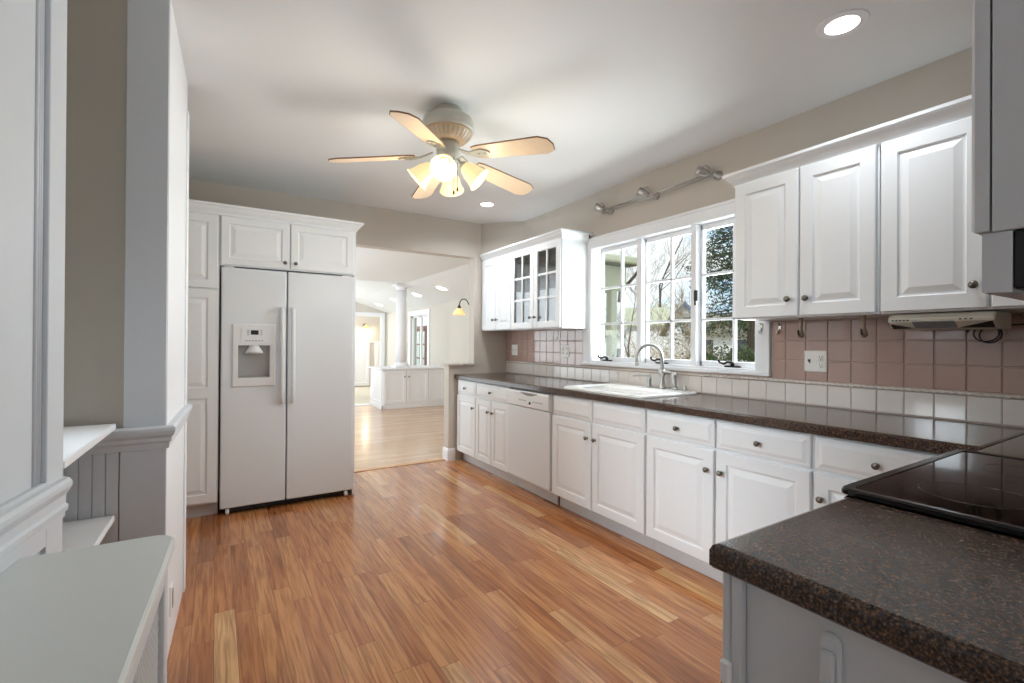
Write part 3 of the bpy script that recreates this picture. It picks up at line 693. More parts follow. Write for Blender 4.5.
# ------------------------------------------------------------------ worktops
CT = 0.915
def edge_slab(bm, outline, z0, z1, hole=None, r=0.010):
    """slab with a rounded top edge; outline counter clockwise, optional rectangular hole (x0, y0, x1, y1)"""
    n = len(outline)
    def inset(d):
        res = []
        for i in range(n):
            p, q, s = (Vector((*outline[(i+k) % n], 0)) for k in (-1, 0, 1))
            d1, d2 = (q-p).normalized(), (s-q).normalized(); n1, n2 = Vector((-d1.y, d1.x, 0)), Vector((-d2.y, d2.x, 0))
            m = n1+n2; m = m/max(1e-6, m.dot(n1)); res.append(q + m*d)
        return res
    rings = [(0.004, z0), (0, z0+0.004), (0, z1-r), (r*0.3, z1-r*0.3), (r, z1)]
    R_ = [[Vector((p.x, p.y, z)) for p in inset(d)] for d, z in rings]
    if not hole: loops(bm, R_)
    else:
        loops(bm, R_, False, False)
        for z in (z0, z1):
            pts = R_[0] if z == z0 else R_[-1]
            x0, y0, x1, y1 = hole
            X = [pts[0].x, x0, x1, pts[2].x]; Y = [pts[0].y, y0, y1, pts[2].y]
            g = [[bm.verts.new((X[i], Y[j], z)) for j in range(4)] for i in range(4)]
            for i in range(3):
                for j in range(3):
                    if (i, j) != (1, 1): bm.faces.new((g[i][j], g[i+1][j], g[i+1][j+1], g[i][j+1]))
        bmesh.ops.remove_doubles(bm, verts=bm.verts, dist=1e-5)
        bmesh.ops.recalc_face_normals(bm, faces=bm.faces)
# window counter incl. corner
SX0, SX1, SY0, SY1 = 2.265, 2.690, 2.06, 2.80
bm = bmesh.new(); edge_slab(bm, [(2.150, 0.506), (2.792, 0.506), (2.792, 4.606), (2.150, 4.606)], 0.870, CT, (SX0+0.03, SY0+0.03, SX1-0.03, SY1-0.03))
tag(link('worktop', bm, M_gran), 'long speckled brown granite counter under the window', 'worktop')
bm = bmesh.new(); edge_slab(bm, [(1.965, -0.135), (2.792, -0.135), (2.792, 0.505), (1.965, 0.505)], 0.870, CT)
tag(link('worktop', bm, M_gran), 'short granite counter piece right of the cooktop in the corner', 'worktop')
bm = bmesh.new(); edge_slab(bm, [(0.709, -0.135), (1.196, -0.135), (1.196, 0.503), (0.709, 0.503)], 0.874, CT, r=0.012)
tag(link('worktop', bm, M_gran), 'dark granite counter end left of the cooktop in the foreground', 'worktop')
corner = thing('corner_cabinet', 'white corner cabinet hidden right of the cooktop', 'cabinet', (2.3, 0.18, 0))
link('body', B(box, (1.97, -0.13, 0.10), (2.798, 0.46, 0.868)), M_cab, corner)
link('toe_kick', B(box, (1.97, -0.13, 0.0), (2.798, 0.40, 0.10)), M_kick, corner)

# ------------------------------------------------------------------ sink, faucet and friends
sk = thing('kitchen_sink', 'white drop in double sink below the window', 'sink', ((SX0+SX1)/2, (SY0+SY1)/2, CT))
def rrect(x0, y0, x1, y1, r, z, n=6):
    pts = []
    for cx, cy, a in ((x1-r, y1-r, 0), (x0+r, y1-r, 90), (x0+r, y0+r, 180), (x1-r, y0+r, 270)):
        for i in range(n+1): b = R(a+90*i/n); pts.append(Vector((cx+r*math.cos(b), cy+r*math.sin(b), z)))
    return pts
SX0s, SX1s = 2.205, 2.755
bm = bmesh.new()
bx0, bx1 = SX0-0.005, SX1-0.06
loops(bm, [rrect(SX0s, SY0-0.03, SX1s, SY1+0.03, 0.045, CT+0.0005), rrect(SX0s, SY0-0.03, SX1s, SY1+0.03, 0.045, CT+0.008), rrect(SX0s+0.008, SY0-0.022, SX1s-0.008, SY1+0.022, 0.042, CT+0.016),
           rrect(SX0s+0.022, SY0-0.008, SX1s-0.022, SY1+0.008, 0.04, CT+0.017), rrect(bx0+0.03, SY0+0.02, bx1, SY1-0.02, 0.05, CT+0.010), rrect(bx0+0.036, SY0+0.026, bx1-0.006, SY1-0.026, 0.05, CT-0.01),
           rrect(bx0+0.05, SY0+0.04, bx1-0.02, SY1-0.04, 0.05, CT-0.17)], False, True)
for f in bm.faces: f.smooth = True
basin = link('basin', bm, M_porc, sk)
bm = bmesh.new(); box(bm, (bx0+0.045, 2.42, CT-0.17), (bx1-0.012, 2.45, CT-0.025), 0.010, seg=2); link('divider', bm, M_porc, sk)
for y in (2.24, 2.62):
    bm = bmesh.new(); lathe(bm, [(0.001, 0.002), (0.022, 0.003), (0.04, 0.006), (0.042, 0.0), (0.001, 0.0)], (2.45, y, CT-0.17), (0, 0, 1), 24); link('drain', bm, M_nickel, sk)

FXX, FYY, FZ = 2.715, 2.315, CT+0.016
fc = thing('faucet', 'brushed gooseneck faucet at the back of the sink', 'faucet', (FXX, FYY, FZ))
link('base', B(lathe, [(0.001, 0), (0.031, 0), (0.030, 0.008), (0.024, 0.016), (0.020, 0.045), (0.017, 0.075), (0.019, 0.088), (0.026, 0.098), (0.030, 0.112), (0.027, 0.128), (0.018, 0.138), (0.001, 0.140)], (FXX, FYY, FZ), (0, 0, 1), 28), M_nickel, fc)
bm = bmesh.new(); pts = [(FXX, FYY, FZ+0.12), (FXX, FYY, FZ+0.19)]
dirv = Vector((-0.86, 0.50, 0)); rad = 0.093
for i in range(13):
    a = PI*(i/12)*1.04; c_ = Vector((FXX, FYY, FZ+0.215)) + dirv*rad
    pts.append(c_ - dirv*rad*math.cos(a) + Vector((0, 0, rad*math.sin(a)*1.05)))
pts.append(Vector(pts[-1]) + Vector((0.002, 0, -0.04)))
tube(bm, pts, [0.0125]*2 + [0.0115]*13 + [0.0125], 14); link('spout', bm, M_nickel, fc)
bm = bmesh.new(); tube(bm, [(FXX, FYY, FZ+0.115), (FXX-0.01, FYY-0.035, FZ+0.125), (FXX-0.015, FYY-0.085, FZ+0.118), (FXX-0.016, FYY-0.105, FZ+0.112)], [0.012, 0.010, 0.008, 0.007], 10); link('lever', bm, M_nickel, fc)
spr = thing('side_spray', 'brushed spray head standing right of the faucet', 'side spray', (FXX+0.0, 2.205, FZ))
link('base', B(lathe, [(0.001, 0), (0.024, 0), (0.022, 0.012), (0.016, 0.018), (0.001, 0.018)], (FXX, 2.205, FZ), (0, 0, 1), 20), M_nickel, spr)
link('head', B(lathe, [(0.014, 0.016), (0.017, 0.04), (0.020, 0.075), (0.022, 0.098), (0.016, 0.112), (0.010, 0.118), (0.001, 0.120)], (FXX, 2.205, FZ), (-0.08, 0.0, 1), 20), M_nickel, spr)
sp2 = thing('soap_dispenser', 'brushed soap pump standing left of the faucet', 'soap dispenser', (FXX, 2.435, FZ))
link('base', B(lathe, [(0.001, 0), (0.024, 0), (0.021, 0.010), (0.016, 0.030), (0.019, 0.055), (0.019, 0.070), (0.010, 0.076), (0.001, 0.078)], (FXX, 2.435, FZ), (0, 0, 1), 20), M_nickel, sp2)
bm = bmesh.new(); tube(bm, [(FXX, 2.435, FZ+0.070), (FXX, 2.435, FZ+0.082), (FXX-0.02, 2.45, FZ+0.086), (FXX-0.085, 2.50, FZ+0.084), (FXX-0.095, 2.506, FZ+0.078)], [0.009, 0.009, 0.007, 0.006, 0.005], 10); link('nozzle', bm, M_nickel, sp2)
bm = bmesh.new(); lathe(bm, [(0.001, 0), (0.016, 0), (0.016, 0.010), (0.012, 0.022), (0.012, 0.034), (0.006, 0.040), (0.001, 0.041)], (FXX+0.005, 2.125, FZ), (0, 0, 1), 18)
tag(link('air_gap_cap', bm, M_nickel), 'short round metal cap at the right end of the sink deck', 'air gap cap')

# ------------------------------------------------------------------ tiled backsplash
rng = random.Random(4)
bs = thing('tile_backsplash', 'pink tile backsplash with white lower row and rope liner', 'backsplash', (XW, 2.3, CT))
link('grout_bed', B(box, (XW-0.004, -0.13, CT), (XW-0.0005, YF-0.001, 1.062)), M_grout, bs)
bm = bmesh.new(); box(bm, (XW-0.004, -0.13, 1.058), (XW-0.0005, CY0-0.012, 1.392)); link('grout_bed', bm, M_grout, bs); bm = bmesh.new(); box(bm, (XW-0.004, CY1+0.012, 1.058), (XW-0.0005, YF-0.001, 1.386)); link('grout_bed', bm, M_grout, bs)
TP = 0.1114; Y0 = 0.708
def tile(bm, y0, y1, z0, z1):
    ty, tz = rng.uniform(-1, 1)*0.0007, rng.uniform(-1, 1)*0.0007; g = 0.0016; b = 0.003
    def X(y, z): return XW-0.0085 + (ty if y > (y0+y1)/2 else -ty)*0.5 + (tz if z > (z0+z1)/2 else -tz)*0.5
    o = [(y0+g, z0+g), (y1-g, z0+g), (y1-g, z1-g), (y0+g, z1-g)]; i = [(y0+g+b, z0+g+b), (y1-g-b, z0+g+b), (y1-g-b, z1-g-b), (y0+g+b, z1-g-b)]
    loops(bm, [[Vector((XW-0.003, y, z)) for y, z in o], [Vector((X(y, z)+0.0022, y, z)) for y, z in o], [Vector((X(y, z), y, z)) for y, z in i]], False, True)
bw, bp1, bp2 = bmesh.new(), bmesh.new(), bmesh.new()
k = -8
while Y0+k*TP < YF:
    a, b = Y0+k*TP, min(Y0+(k+1)*TP, YF-0.002); a = max(a, -0.13)
    if b-a > 0.02:
        tile(bw, a, b, CT+0.004, 1.030)
        for r in range(3):
            z0, z1 = 1.050+0.1114*r, min(1.050+0.1114*(r+1), 1.388)
            for lo, hi, bp_ in ((-1, CY0-0.010, bp1), (CY1+0.012, 9, bp2)):
                aa, bb = max(a, lo), min(b, hi)
                if bb-aa > 0.012: tile(bp_, aa, bb, z0, z1)
    k += 1
link('white_tiles', bw, M_white_tile, bs); link('pink_tiles', bp1, M_pink, bs); link('pink_tiles', bp2, M_pink, bs)
bm = bmesh.new()     # rope liner: twisted two strand moulding
n = 1300; ys = [-0.13+(YF-0.002+0.13)*i/n for i in range(n+1)]
rings = []
for i, y in enumerate(ys):
    ph = 2*PI*y/0.030; ring_ = []
    for k_ in range(8):
        a = 2*PI*k_/8; rr_ = 0.0080*(1+0.30*math.cos(2*a-ph)); ring_.append(Vector((XW-0.008+rr_*math.cos(a), y, 1.040+rr_*math.sin(a))))
    rings.append(ring_)
for f in loops(bm, rings): f.smooth = True
link('rope_liner', bm, M_rope, bs)

def wall_plate(y, z, w, h, label, left, right, name='outlet_plate', cat='outlet'):
    t = thing(name, label, cat, (XW-0.008, y, z)); x = XW-0.0088
    fr_ = F((x, y, z), (0, -1, 0), (-1, 0, 0))
    bm = bmesh.new(); panel(bm, fr_, -w/2, w/2, -h/2, h/2, [(0, 0), (0, 0.003), (0.004, 0.006), (0.005, 0.006)]); pl = link('plate', bm, M_plate, t)
    for kind, a in ((left, -w/4), (right, w/4)):
        if kind == 'socket':
            bm = bmesh.new()
            for s in (-1, 1): lathe(bm, [(0.001, 0.0075), (0.0155, 0.0075), (0.017, 0.005), (0.001, 0.005)], fr_(a, 0, s*0.020), (-1, 0, 0), 16)
            so = link('socket', bm, M_plate, pl)
            bm = bmesh.new()
            for s in (-1, 1):
                for q in (-0.006, 0.006): box(bm, (a+q-0.0013, 0.007, s*0.020-0.002), (a+q+0.0013, 0.0082, s*0.020+0.007), fr=fr_)
                lathe(bm, [(0.001, 0.0082), (0.0025, 0.0082), (0.0025, 0.006)], fr_(a, 0, s*0.020-0.008), (-1, 0, 0), 8)
            link('socket_slots', bm, M_slot, pl)
        elif kind == 'toggle':
            bm = bmesh.new(); box(bm, (a-0.005, 0.005, -0.012), (a+0.005, 0.0075, 0.012), 0.001, fr_); link('toggle_slot', bm, M_grey, pl)
            bm = bmesh.new(); loops(bm, [[fr_(a-0.0035, 0.006, -0.006), fr_(a+0.0035, 0.006, -0.006), fr_(a+0.0035, 0.006, 0.006), fr_(a-0.0035, 0.006, 0.006)], [fr_(a-0.003, 0.020, 0.004), fr_(a+0.003, 0.020, 0.004), fr_(a+0.003, 0.020, 0.010), fr_(a-0.003, 0.020, 0.010)]]); link('toggle', bm, M_dark if y < 2 else M_plate, pl)
    return t
wall_plate(1.325, 1.160, 0.116, 0.116, 'white switch and outlet plate on the pink tiles right of the window', 'toggle', 'socket')
wall_plate(4.415, 1.175, 0.116, 0.116, 'white double switch plate on the tiles near the far corner', 'toggle', 'toggle', 'switch_plate', 'light switch')
wall_plate(3.525, 1.178, 0.116, 0.116, 'white double outlet plate on the tiles left of the window', 'socket', 'socket')

# ------------------------------------------------------------------ wall cabinets
XU = 2.47
RU = F((XU+0.02, 0, 0), (0, 1, 0), (-1, 0, 0))
ZU0, ZU1 = 1.395, 2.14
def wall_cab(y0, y1, label, doors, zb=ZU0):
    t = thing('wall_cabinet', label, 'cabinet', (2.64, (y0+y1)/2, zb), 'wall cabinets over the counter')
    bm = bmesh.new(); box(bm, (XU+0.0215, y0+0.0005, zb-0.006), (XW-0.001, y1-0.0005, ZU1+0.01)); link('body', bm, M_cab, t)
    for a0, a1, kn, kz in doors:
        bm = bmesh.new(); panel(bm, RU, a0+0.002, a1-0.002, zb, ZU1-0.002, raised(stile=0.06)); d = link('door', bm, M_cab, t)
        if kn is not None: knob(d, RU(kn, 0.02, kz), (-1, 0, 0), 0.0155)
    return t
wall_cab(0.920, 1.605, 'white two door wall cabinet right of the window', [(1.258, 1.602, 1.302, 1.482), (0.926, 1.252, 1.214, 1.480)])
wall_cab(0.250, 0.915, 'white wall cabinet over the under cabinet radio', [(0.566, 0.912, 0.604, 1.484), (0.254, 0.560, 0.30, 1.484)])
bm = crown([(XW, 1.607), (XU+0.02, 1.607), (XU+0.02, 0.25)], 2.136, flip=False)
tag(link('crown_moulding', bm, M_cab), 'white crown moulding over the wall cabinets right of the window', 'crown moulding')
wall_cab(3.99, 4.600, 'white two narrow door wall cabinet in the far corner', [(4.292, 4.590, 4.325, 1.49), (3.994, 4.288, 4.252, 1.49)], 1.388)
gc = thing('wall_cabinet', 'white glass door wall cabinet left of the window', 'cabinet', (2.64, 3.59, 1.388), 'wall cabinets over the counter')
bm = bmesh.new(); y0, y1, zb, zt = 3.195, 3.988, 1.380, 2.150
box(bm, (XU+0.0215, y0, zb), (XW-0.001, y0+0.018, zt)); box(bm, (XU+0.0215, y1-0.018, zb), (XW-0.001, y1, zt))
box(bm, (XU+0.0215, y0+0.018, zb), (XW-0.001, y1-0.018, zb+0.018)); box(bm, (XU+0.0215, y0+0.018, zt-0.02), (XW-0.001, y1-0.018, zt)); box(bm, (XW-0.012, y0+0.018, zb+0.018), (XW-0.001, y1-0.018, zt-0.02))
box(bm, (XU+0.0215, 3.575, zb+0.018), (XU+0.035, 3.61, zt-0.02))
link('body', bm, M_cab, gc)
for z in (1.63, 1.88): link('shelf', B(box, (XU+0.04, y0+0.018, z-0.008), (XW-0.012, y1-0.018, z+0.008), 0.001), M_cab, gc)
for a0, a1, kn in ((3.596, 3.984, 3.632), (3.200, 3.590, 3.556)):
    bm = bmesh.new(); z0, z1 = 1.388, ZU1-0.002; s = 0.058
    box(bm, (a0, 0, z0), (a0+s, 0.02, z1), 0.003, RU); box(bm, (a1-s, 0, z0), (a1, 0.02, z1), 0.003, RU)
    box(bm, (a0+s-0.003, 0, z0), (a1-s+0.003, 0.0195, z0+s), 0.003, RU); box(bm, (a0+s-0.003, 0, z1-s), (a1-s+0.003, 0.0195, z1), 0.003, RU)
    d = link('glass_door', bm, M_cab, gc)
    bm = bmesh.new(); m_ = (a0+a1)/2; box(bm, (m_-0.010, 0.003, z0+s-0.005), (m_+0.010, 0.017, z1-s+0.005), 0.002, RU)
    for q in (1, 2):
        z = z0+s+(z1-z0-2*s)*q/3; box(bm, (a0+s-0.005, 0.004, z-0.010), (a1-s+0.005, 0.016, z+0.010), 0.002, RU)
    link('muntin', bm, M_cab, d)
    link('pane', B(box, (a0+s-0.004, 0.006, z0+s-0.004), (a1-s+0.004, 0.009, z1-s+0.004), fr=RU), M_cglass, d)
    knob(d, RU(kn, 0.02, 1.487), (-1, 0, 0))
bm = crown([(XW, 3.193), (XU+0.02, 3.193), (XU+0.02, 4.604)], 2.140, flip=True)
tag(link('crown_moulding', bm, M_cab), 'white crown moulding over the glass door cabinet', 'crown moulding')
bm = bmesh.new(); tube(bm, [(XW-0.03, 3.165, 2.17), (XW-0.045, 3.15, 2.19), (XW-0.06, 3.145, 2.215)], 0.005, 8); box(bm, (XW-0.03, 3.135, 2.150), (XW-0.001, 3.185, 2.175), 0.003)
tag(link('corner_bracket', bm, M_dark), 'small dark metal bracket by the crown end left of the window', 'bracket')

# hooks
def utensil_hook(y, label):
    t = thing('hook', label, 'hook', (2.55, y, 1.385), 'wooden hooks under the right wall cabinets')
    bm = bmesh.new(); x = 2.55; lathe(bm, [(0.001, 0.006), (0.010, 0.004), (0.009, -0.02), (0.007, -0.05), (0.010, -0.062), (0.016, -0.075), (0.0165, -0.088), (0.010, -0.098), (0.001, -0.101)], (x, y, 1.385), (0, 0, 1), 14); link('stem', bm, M_wood, t)
    bm = bmesh.new(); tube(bm, [(x, y, 1.310), (x-0.02, y, 1.300), (x-0.028, y, 1.312), (x-0.026, y, 1.325)], 0.004, 8); link('tip', bm, M_dark, t)
utensil_hook(1.282, 'left turned wood hook hanging under the right wall cabinet')
utensil_hook(1.003, 'right turned wood hook hanging under the right wall cabinet')
def jhook(x, y, z, label):
    bm = bmesh.new(); box(bm, (x-0.004, y-0.009, z-0.005), (x, y+0.009, z+0.030), 0.002)
    tube(bm, [(x-0.003, y, z+0.024), (x-0.018, y, z+0.034), (x-0.024, y, z+0.030)], 0.004, 8)
    tube(bm, [(x-0.003, y, z+0.004), (x-0.010, y, z-0.022), (x-0.024, y, z-0.028), (x-0.032, y, z-0.012)], 0.004, 8)
    tag(link('coat_hook', bm, M_nickel), label, 'hook')
jhook(XW-0.022, 1.622, 1.345, 'small metal hook on the right window casing'); jhook(XW-0.008, 1.520, 1.338, 'small metal hook on the pink tile beside the window')
bm = bmesh.new(); box(bm, (2.60, 3.40, 1.374), (2.64, 3.43, 1.381), 0.002); tube(bm, [(2.62, 3.415, 1.376), (2.62, 3.415, 1.315), (2.61, 3.41, 1.290), (2.585, 3.395, 1.284), (2.572, 3.39, 1.300)], 0.005, 8)
tag(link('cup_hook', bm, M_plate), 'white plastic hook under the glass door cabinet', 'hook')

# under cabinet radio
ra = thing('under_cabinet_radio', 'ivory under cabinet radio mounted below the right wall cabinet', 'radio', (2.62, 0.70, 1.385))
bm = bmesh.new(); prism(bm, [(2.50, 1.362), (2.50, 1.352), (2.545, 1.322), (2.72, 1.318), (2.72, 1.384), (2.52, 1.384)], 0.555, 0.893)
bmesh.ops.recalc_face_normals(bm, faces=bm.faces); bmesh.ops.bevel(bm, geom=list(bm.edges), offset=0.004, segments=2, affect='EDGES')
link('body', bm, M_beige_pl, ra)
fa = F((2.4985, 0, 0), (0, -1, 0), (-1, 0, 0))
DY = 0.018
def sl(y, t_, o=0.002):   # point on the sloping front, t 0 top .. 1 bottom
    return Vector((2.50+0.045*t_-o*0.55, y+DY, 1.352-0.030*t_-o*0.83))
def patch(bm, ys_, o=0.003):
    pts = [sl(*p, o) for p in ys_]; pb = [sl(*p, -0.001) for p in ys_]; loops(bm, [pb, pts])
bm = bmesh.new(); patch(bm, [(0.790, 0.05), (0.655, 0.05), (0.655, 0.90), (0.790, 0.90)]); link('display', bm, M_dispgrey, ra)
bm = bmesh.new(); patch(bm, [(0.868, 0.35), (0.795, 0.9), (0.868, 0.95)]); link('speaker_grille', bm, M_dark, ra)
bm = bmesh.new(); patch(bm, [(0.645, 0.9), (0.545, 0.15), (0.545, 0.95)]); link('speaker_grille', bm, M_dark, ra)
for yq in [0.800+i*0.013 for i in range(5)] + [0.600+i*0.016 for i in range(3)]: link('button', B(box, (2.4975, yq+DY, 1.354), (2.502, yq+0.008+DY, 1.359), 0.001), M_dark, ra)
bm = bmesh.new(); pts = []
for i in range(40):
    s = i/39; a = s*2.2*2*PI; pts.append((2.735+0.006*math.sin(a*0.5), 0.645-0.03*s+0.045*math.cos(a)*(1-0.2*s), 1.318+0.036*math.sin(a)-0.012*s-0.01))
tube(bm, [(2.715, 0.70, 1.34)]+pts+[(2.73, 0.50, 1.34), (2.74, 0.42, 1.383)], 0.0032, 6); link('cord', bm, M_cord, ra)

# ------------------------------------------------------------------ wall rail of spot lamps above the window
ZR = 2.368; XR = XW-0.055
tl = thing('spot_light_rail', 'nickel rail with three small spot heads above the window', 'wall light', (XW, 2.5, ZR))
bm = bmesh.new(); tube(bm, [(XR, 1.95, ZR), (XR, 3.00, ZR)], 0.0075, 8); tube(bm, [(XR+0.016, 1.95, ZR-0.016), (XR+0.016, 3.00, ZR-0.016)], 0.004, 8)
link('rail', bm, M_nickel, tl)
for y in (2.985, 2.500, 1.985):
    bm = bmesh.new(); lathe(bm, [(0.001, 0), (0.030, 0), (0.028, 0.010), (0.014, 0.016), (0.012, 0.055), (0.001, 0.056)], (XW, y-0.055, ZR-0.008), (-1, 0, 0), 18); mt = link('mount', bm, M_nickel, tl)
    ax = Vector((-0.35, 0.62, 0.40)).normalized(); p = Vector((XR-0.012, y, ZR+0.006))
    bm = bmesh.new(); lathe(bm, [(0.001, -0.040), (0.012, -0.040), (0.020, -0.030), (0.026, -0.010), (0.029, 0.020), (0.031, 0.042), (0.027, 0.042), (0.022, 0.02), (0.001, 0.012)], p + Vector((0, 0.012, 0.014)), ax, 22); sh = link('spot_head', bm, M_nickel, tl)
    bm = bmesh.new()
    arc = [Vector((XR-0.012, y+0.005+0.040*math.cos(a), ZR+0.014+0.050*math.sin(a))) for a in [R(10+16*i) for i in range(11)]]
    tube(bm, arc, 0.0045, 8); link('yoke', bm, M_nickel, sh)
    bm = bmesh.new(); lathe(bm, [(0.001, 0), (0.021, 0.001), (0.020, 0.005), (0.001, 0.006)], p + Vector((0, 0.012, 0.014)) + ax*0.028, ax, 18); link('lens', bm, M_porc, sh)

# ------------------------------------------------------------------ peninsula with the range
pe = thing('peninsula_cabinet', 'white end cabinet under the foreground granite counter', 'cabinet', (0.95, 0.2, 0))
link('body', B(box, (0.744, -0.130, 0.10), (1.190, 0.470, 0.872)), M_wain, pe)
link('toe_kick', B(box, (0.755, -0.13, 0.0), (1.190, 0.40, 0.10)), M_kick, pe)
bm = bmesh.new(); box(bm, (0.722, 0.454, 0.0), (0.742, 0.4725, 0.872), 0.003); box(bm, (0.722, 0.473, 0.0), (0.778, 0.488, 0.872), 0.003); link('corner_post', bm, M_wain, pe)
bm = bmesh.new(); box(bm, (0.736, -0.13, 0.0), (0.7435, 0.4535, 0.872), 0.001); link('end_panel', bm, M_wain, pe)
FP = F((0, 0.471, 0), (1, 0, 0), (0, 1, 0))
bm = bmesh.new(); panel(bm, FP, 0.782, 1.188, 0.112, 0.704, raised()); d = link('door', bm, M_cab, pe); knob(d, FP(1.15, 0.02, 0.60), (0, 1, 0))
bm = bmesh.new(); panel(bm, FP, 0.782, 1.188, 0.716, 0.862, DRAWER); d = link('drawer', bm, M_cab, pe); knob(d, FP(0.985, 0.02, 0.785), (0, 1, 0))
bm = bmesh.new(); box(bm, (0.712, 0.468, 0.690), (0.7235, 0.486, 0.728), 0.003); link('hinge', bm, M_trim, pe)
# oblong bracket on the end panel
br = thing('outlet_strip', 'white oblong outlet plate on the foreground cabinet end', 'outlet', (0.736, 0.327, 0.745))
def oblong(y, z, w, h, n=8):
    pts = []
    for k_ in range(n+1): a = PI*k_/n; pts.append((y+w/2*math.cos(a), z+h/2-w/2+w/2*math.sin(a)))
    for k_ in range(n+1): a = PI+PI*k_/n; pts.append((y+w/2*math.cos(a), z-h/2+w/2+w/2*math.sin(a)))
    return pts
bm = bmesh.new(); yb, zb_ = 0.327, 0.760
loops(bm, [[Vector((0.7358, y, z)) for y, z in oblong(yb, zb_, 0.027, 0.175)], [Vector((0.731, y, z)) for y, z in oblong(yb, zb_, 0.027, 0.175)], [Vector((0.728, y, z)) for y, z in oblong(yb, zb_, 0.021, 0.169)]]); link('plate', bm, M_wain, br)
bm = bmesh.new(); box(bm, (0.720, yb-0.009, 0.682), (0.7275, yb+0.009, 0.825), 0.003); bd = link('body', bm, M_wain, br)
bm = bmesh.new(); box(bm, (0.717, yb-0.006, 0.735), (0.7195, yb+0.006, 0.785), 0.001); link('cover', bm, M_wain, bd)
bm = bmesh.new(); lathe(bm, [(0.003, 0), (0.0025, 0.0015), (0.001, 0.002)], (0.720, yb, 0.722), (-1, 0, 0), 10); link('screw', bm, M_dark, bd)

rg = thing('range', 'black glass top range set into the foreground counter', 'range', (1.58, 0.2, 0))
x0, x1 = 1.2005, 1.961
link('body', B(box, (x0, -0.13, 0.05), (x1, 0.475, 0.895)), M_rim, rg)
bm = bmesh.new(); loops(bm, [rrect(x0-0.004, -0.13, x1+0.003, 0.520, 0.02, 0.9165), rrect(x0-0.004, -0.13, x1+0.003, 0.520, 0.02, 0.926), rrect(x0, -0.126, x1-0.001, 0.516, 0.018, 0.930), rrect(x0+0.016, -0.11, x1-0.017, 0.500, 0.015, 0.929), rrect(x0+0.018, -0.108, x1-0.019, 0.498, 0.015, 0.925)], True, True)
ct = link('cooktop_frame', bm, M_rim, rg)
bm = bmesh.new(); loops(bm, [rrect(x0+0.017, -0.109, x1-0.018, 0.499, 0.015, 0.924), rrect(x0+0.017, -0.109, x1-0.018, 0.499, 0.015, 0.927)]); gl = link('glass_top', bm, M_bglass, rg)
for cx, cy, r_ in ((1.40, 0.34, 0.095), (1.76, 0.34, 0.075), (1.40, 0.05, 0.075), (1.76, 0.05, 0.095)):
    bm = bmesh.new(); lathe(bm, [(r_-0.0015, 0), (r_-0.0015, 0.0003), (r_+0.0015, 0.0003), (r_+0.0015, 0), (r_-0.0015, 0)], (cx, cy, 0.927), (0, 0, 1), 48)
    bmesh.ops.delete(bm, geom=[f for f in bm.faces if len(f.verts) > 4], context='FACES')
    link('burner_ring', bm, mat('burner ring print', rgb(14, 14, 15), 0.1), gl)
bm = bmesh.new(); box(bm, (x0, 0.475, 0.80), (x1, 0.512, 0.912), 0.006); link('control_panel', bm, M_rim, rg)
bm = bmesh.new(); box(bm, (x0+0.004, 0.475, 0.22), (x1-0.004, 0.515, 0.79), 0.006); od = link('oven_door', bm, M_rim, rg)
bm = bmesh.new(); tube(bm, [(x0+0.05, 0.515, 0.745), (x0+0.05, 0.55, 0.745), (x1-0.05, 0.55, 0.745), (x1-0.05, 0.515, 0.745)], 0.011, 10); link('handle', bm, M_rim, od)
for i in range(5):
    bm = bmesh.new(); lathe(bm, [(0.001, 0.028), (0.018, 0.026), (0.021, 0.0)], (x0+0.12+i*0.13, 0.512, 0.855), (0, 1, 0), 16); link('dial', bm, M_black, rg)
bm = bmesh.new(); box(bm, (x0, -0.13, 0.05), (x1, 0.50, 0.21), 0.004); link('storage_drawer', bm, M_rim, rg)
for cx, cy in ((x0+0.05, 0.43), (x1-0.05, 0.43), (x0+0.05, -0.08), (x1-0.05, -0.08)):
    bm = bmesh.new(); lathe(bm, [(0.02, 0), (0.02, 0.05), (0.001, 0.05)], (cx, cy, 0), (0, 0, 1), 12); link('foot', bm, M_black, rg)

hc = thing('hood_cabinet', 'shadowed wall cabinet above the range hood at the top right', 'cabinet', (1.58, 0.07, 1.457))
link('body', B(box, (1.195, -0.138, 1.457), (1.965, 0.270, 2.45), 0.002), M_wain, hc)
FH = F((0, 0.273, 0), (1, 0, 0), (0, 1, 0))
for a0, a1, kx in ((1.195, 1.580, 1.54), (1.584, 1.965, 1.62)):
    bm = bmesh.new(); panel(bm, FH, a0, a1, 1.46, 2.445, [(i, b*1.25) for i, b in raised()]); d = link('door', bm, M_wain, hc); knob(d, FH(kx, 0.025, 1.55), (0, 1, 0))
hd = thing('range_hood', 'grey sided black range hood below the top right cabinet', 'range hood', (1.58, 0.07, 1.35))
bm = bmesh.new(); prism(bm, [(0.284, 1.456), (0.284, 1.348), (0.244, 1.346), (0.244, 1.456)], 1.2, 1.965, F((0, 0, 0), (0, 1, 0), (1, 0, 0)))
link('front_panel', bm, M_wain, hd)
bm = bmesh.new(); box(bm, (1.2005, -0.138, 1.352), (1.965, 0.2435, 1.456), 0.003); bd = link('body', bm, M_black, hd)
bm = bmesh.new(); box(bm, (1.28, 0.02, 1.342), (1.88, 0.20, 1.3535), 0.003); link('filter', bm, M_dark, bd)
link('lamp_cover', B(box, (1.32, -0.09, 1.346), (1.50, -0.01, 1.3535), 0.003), M_grey, bd)

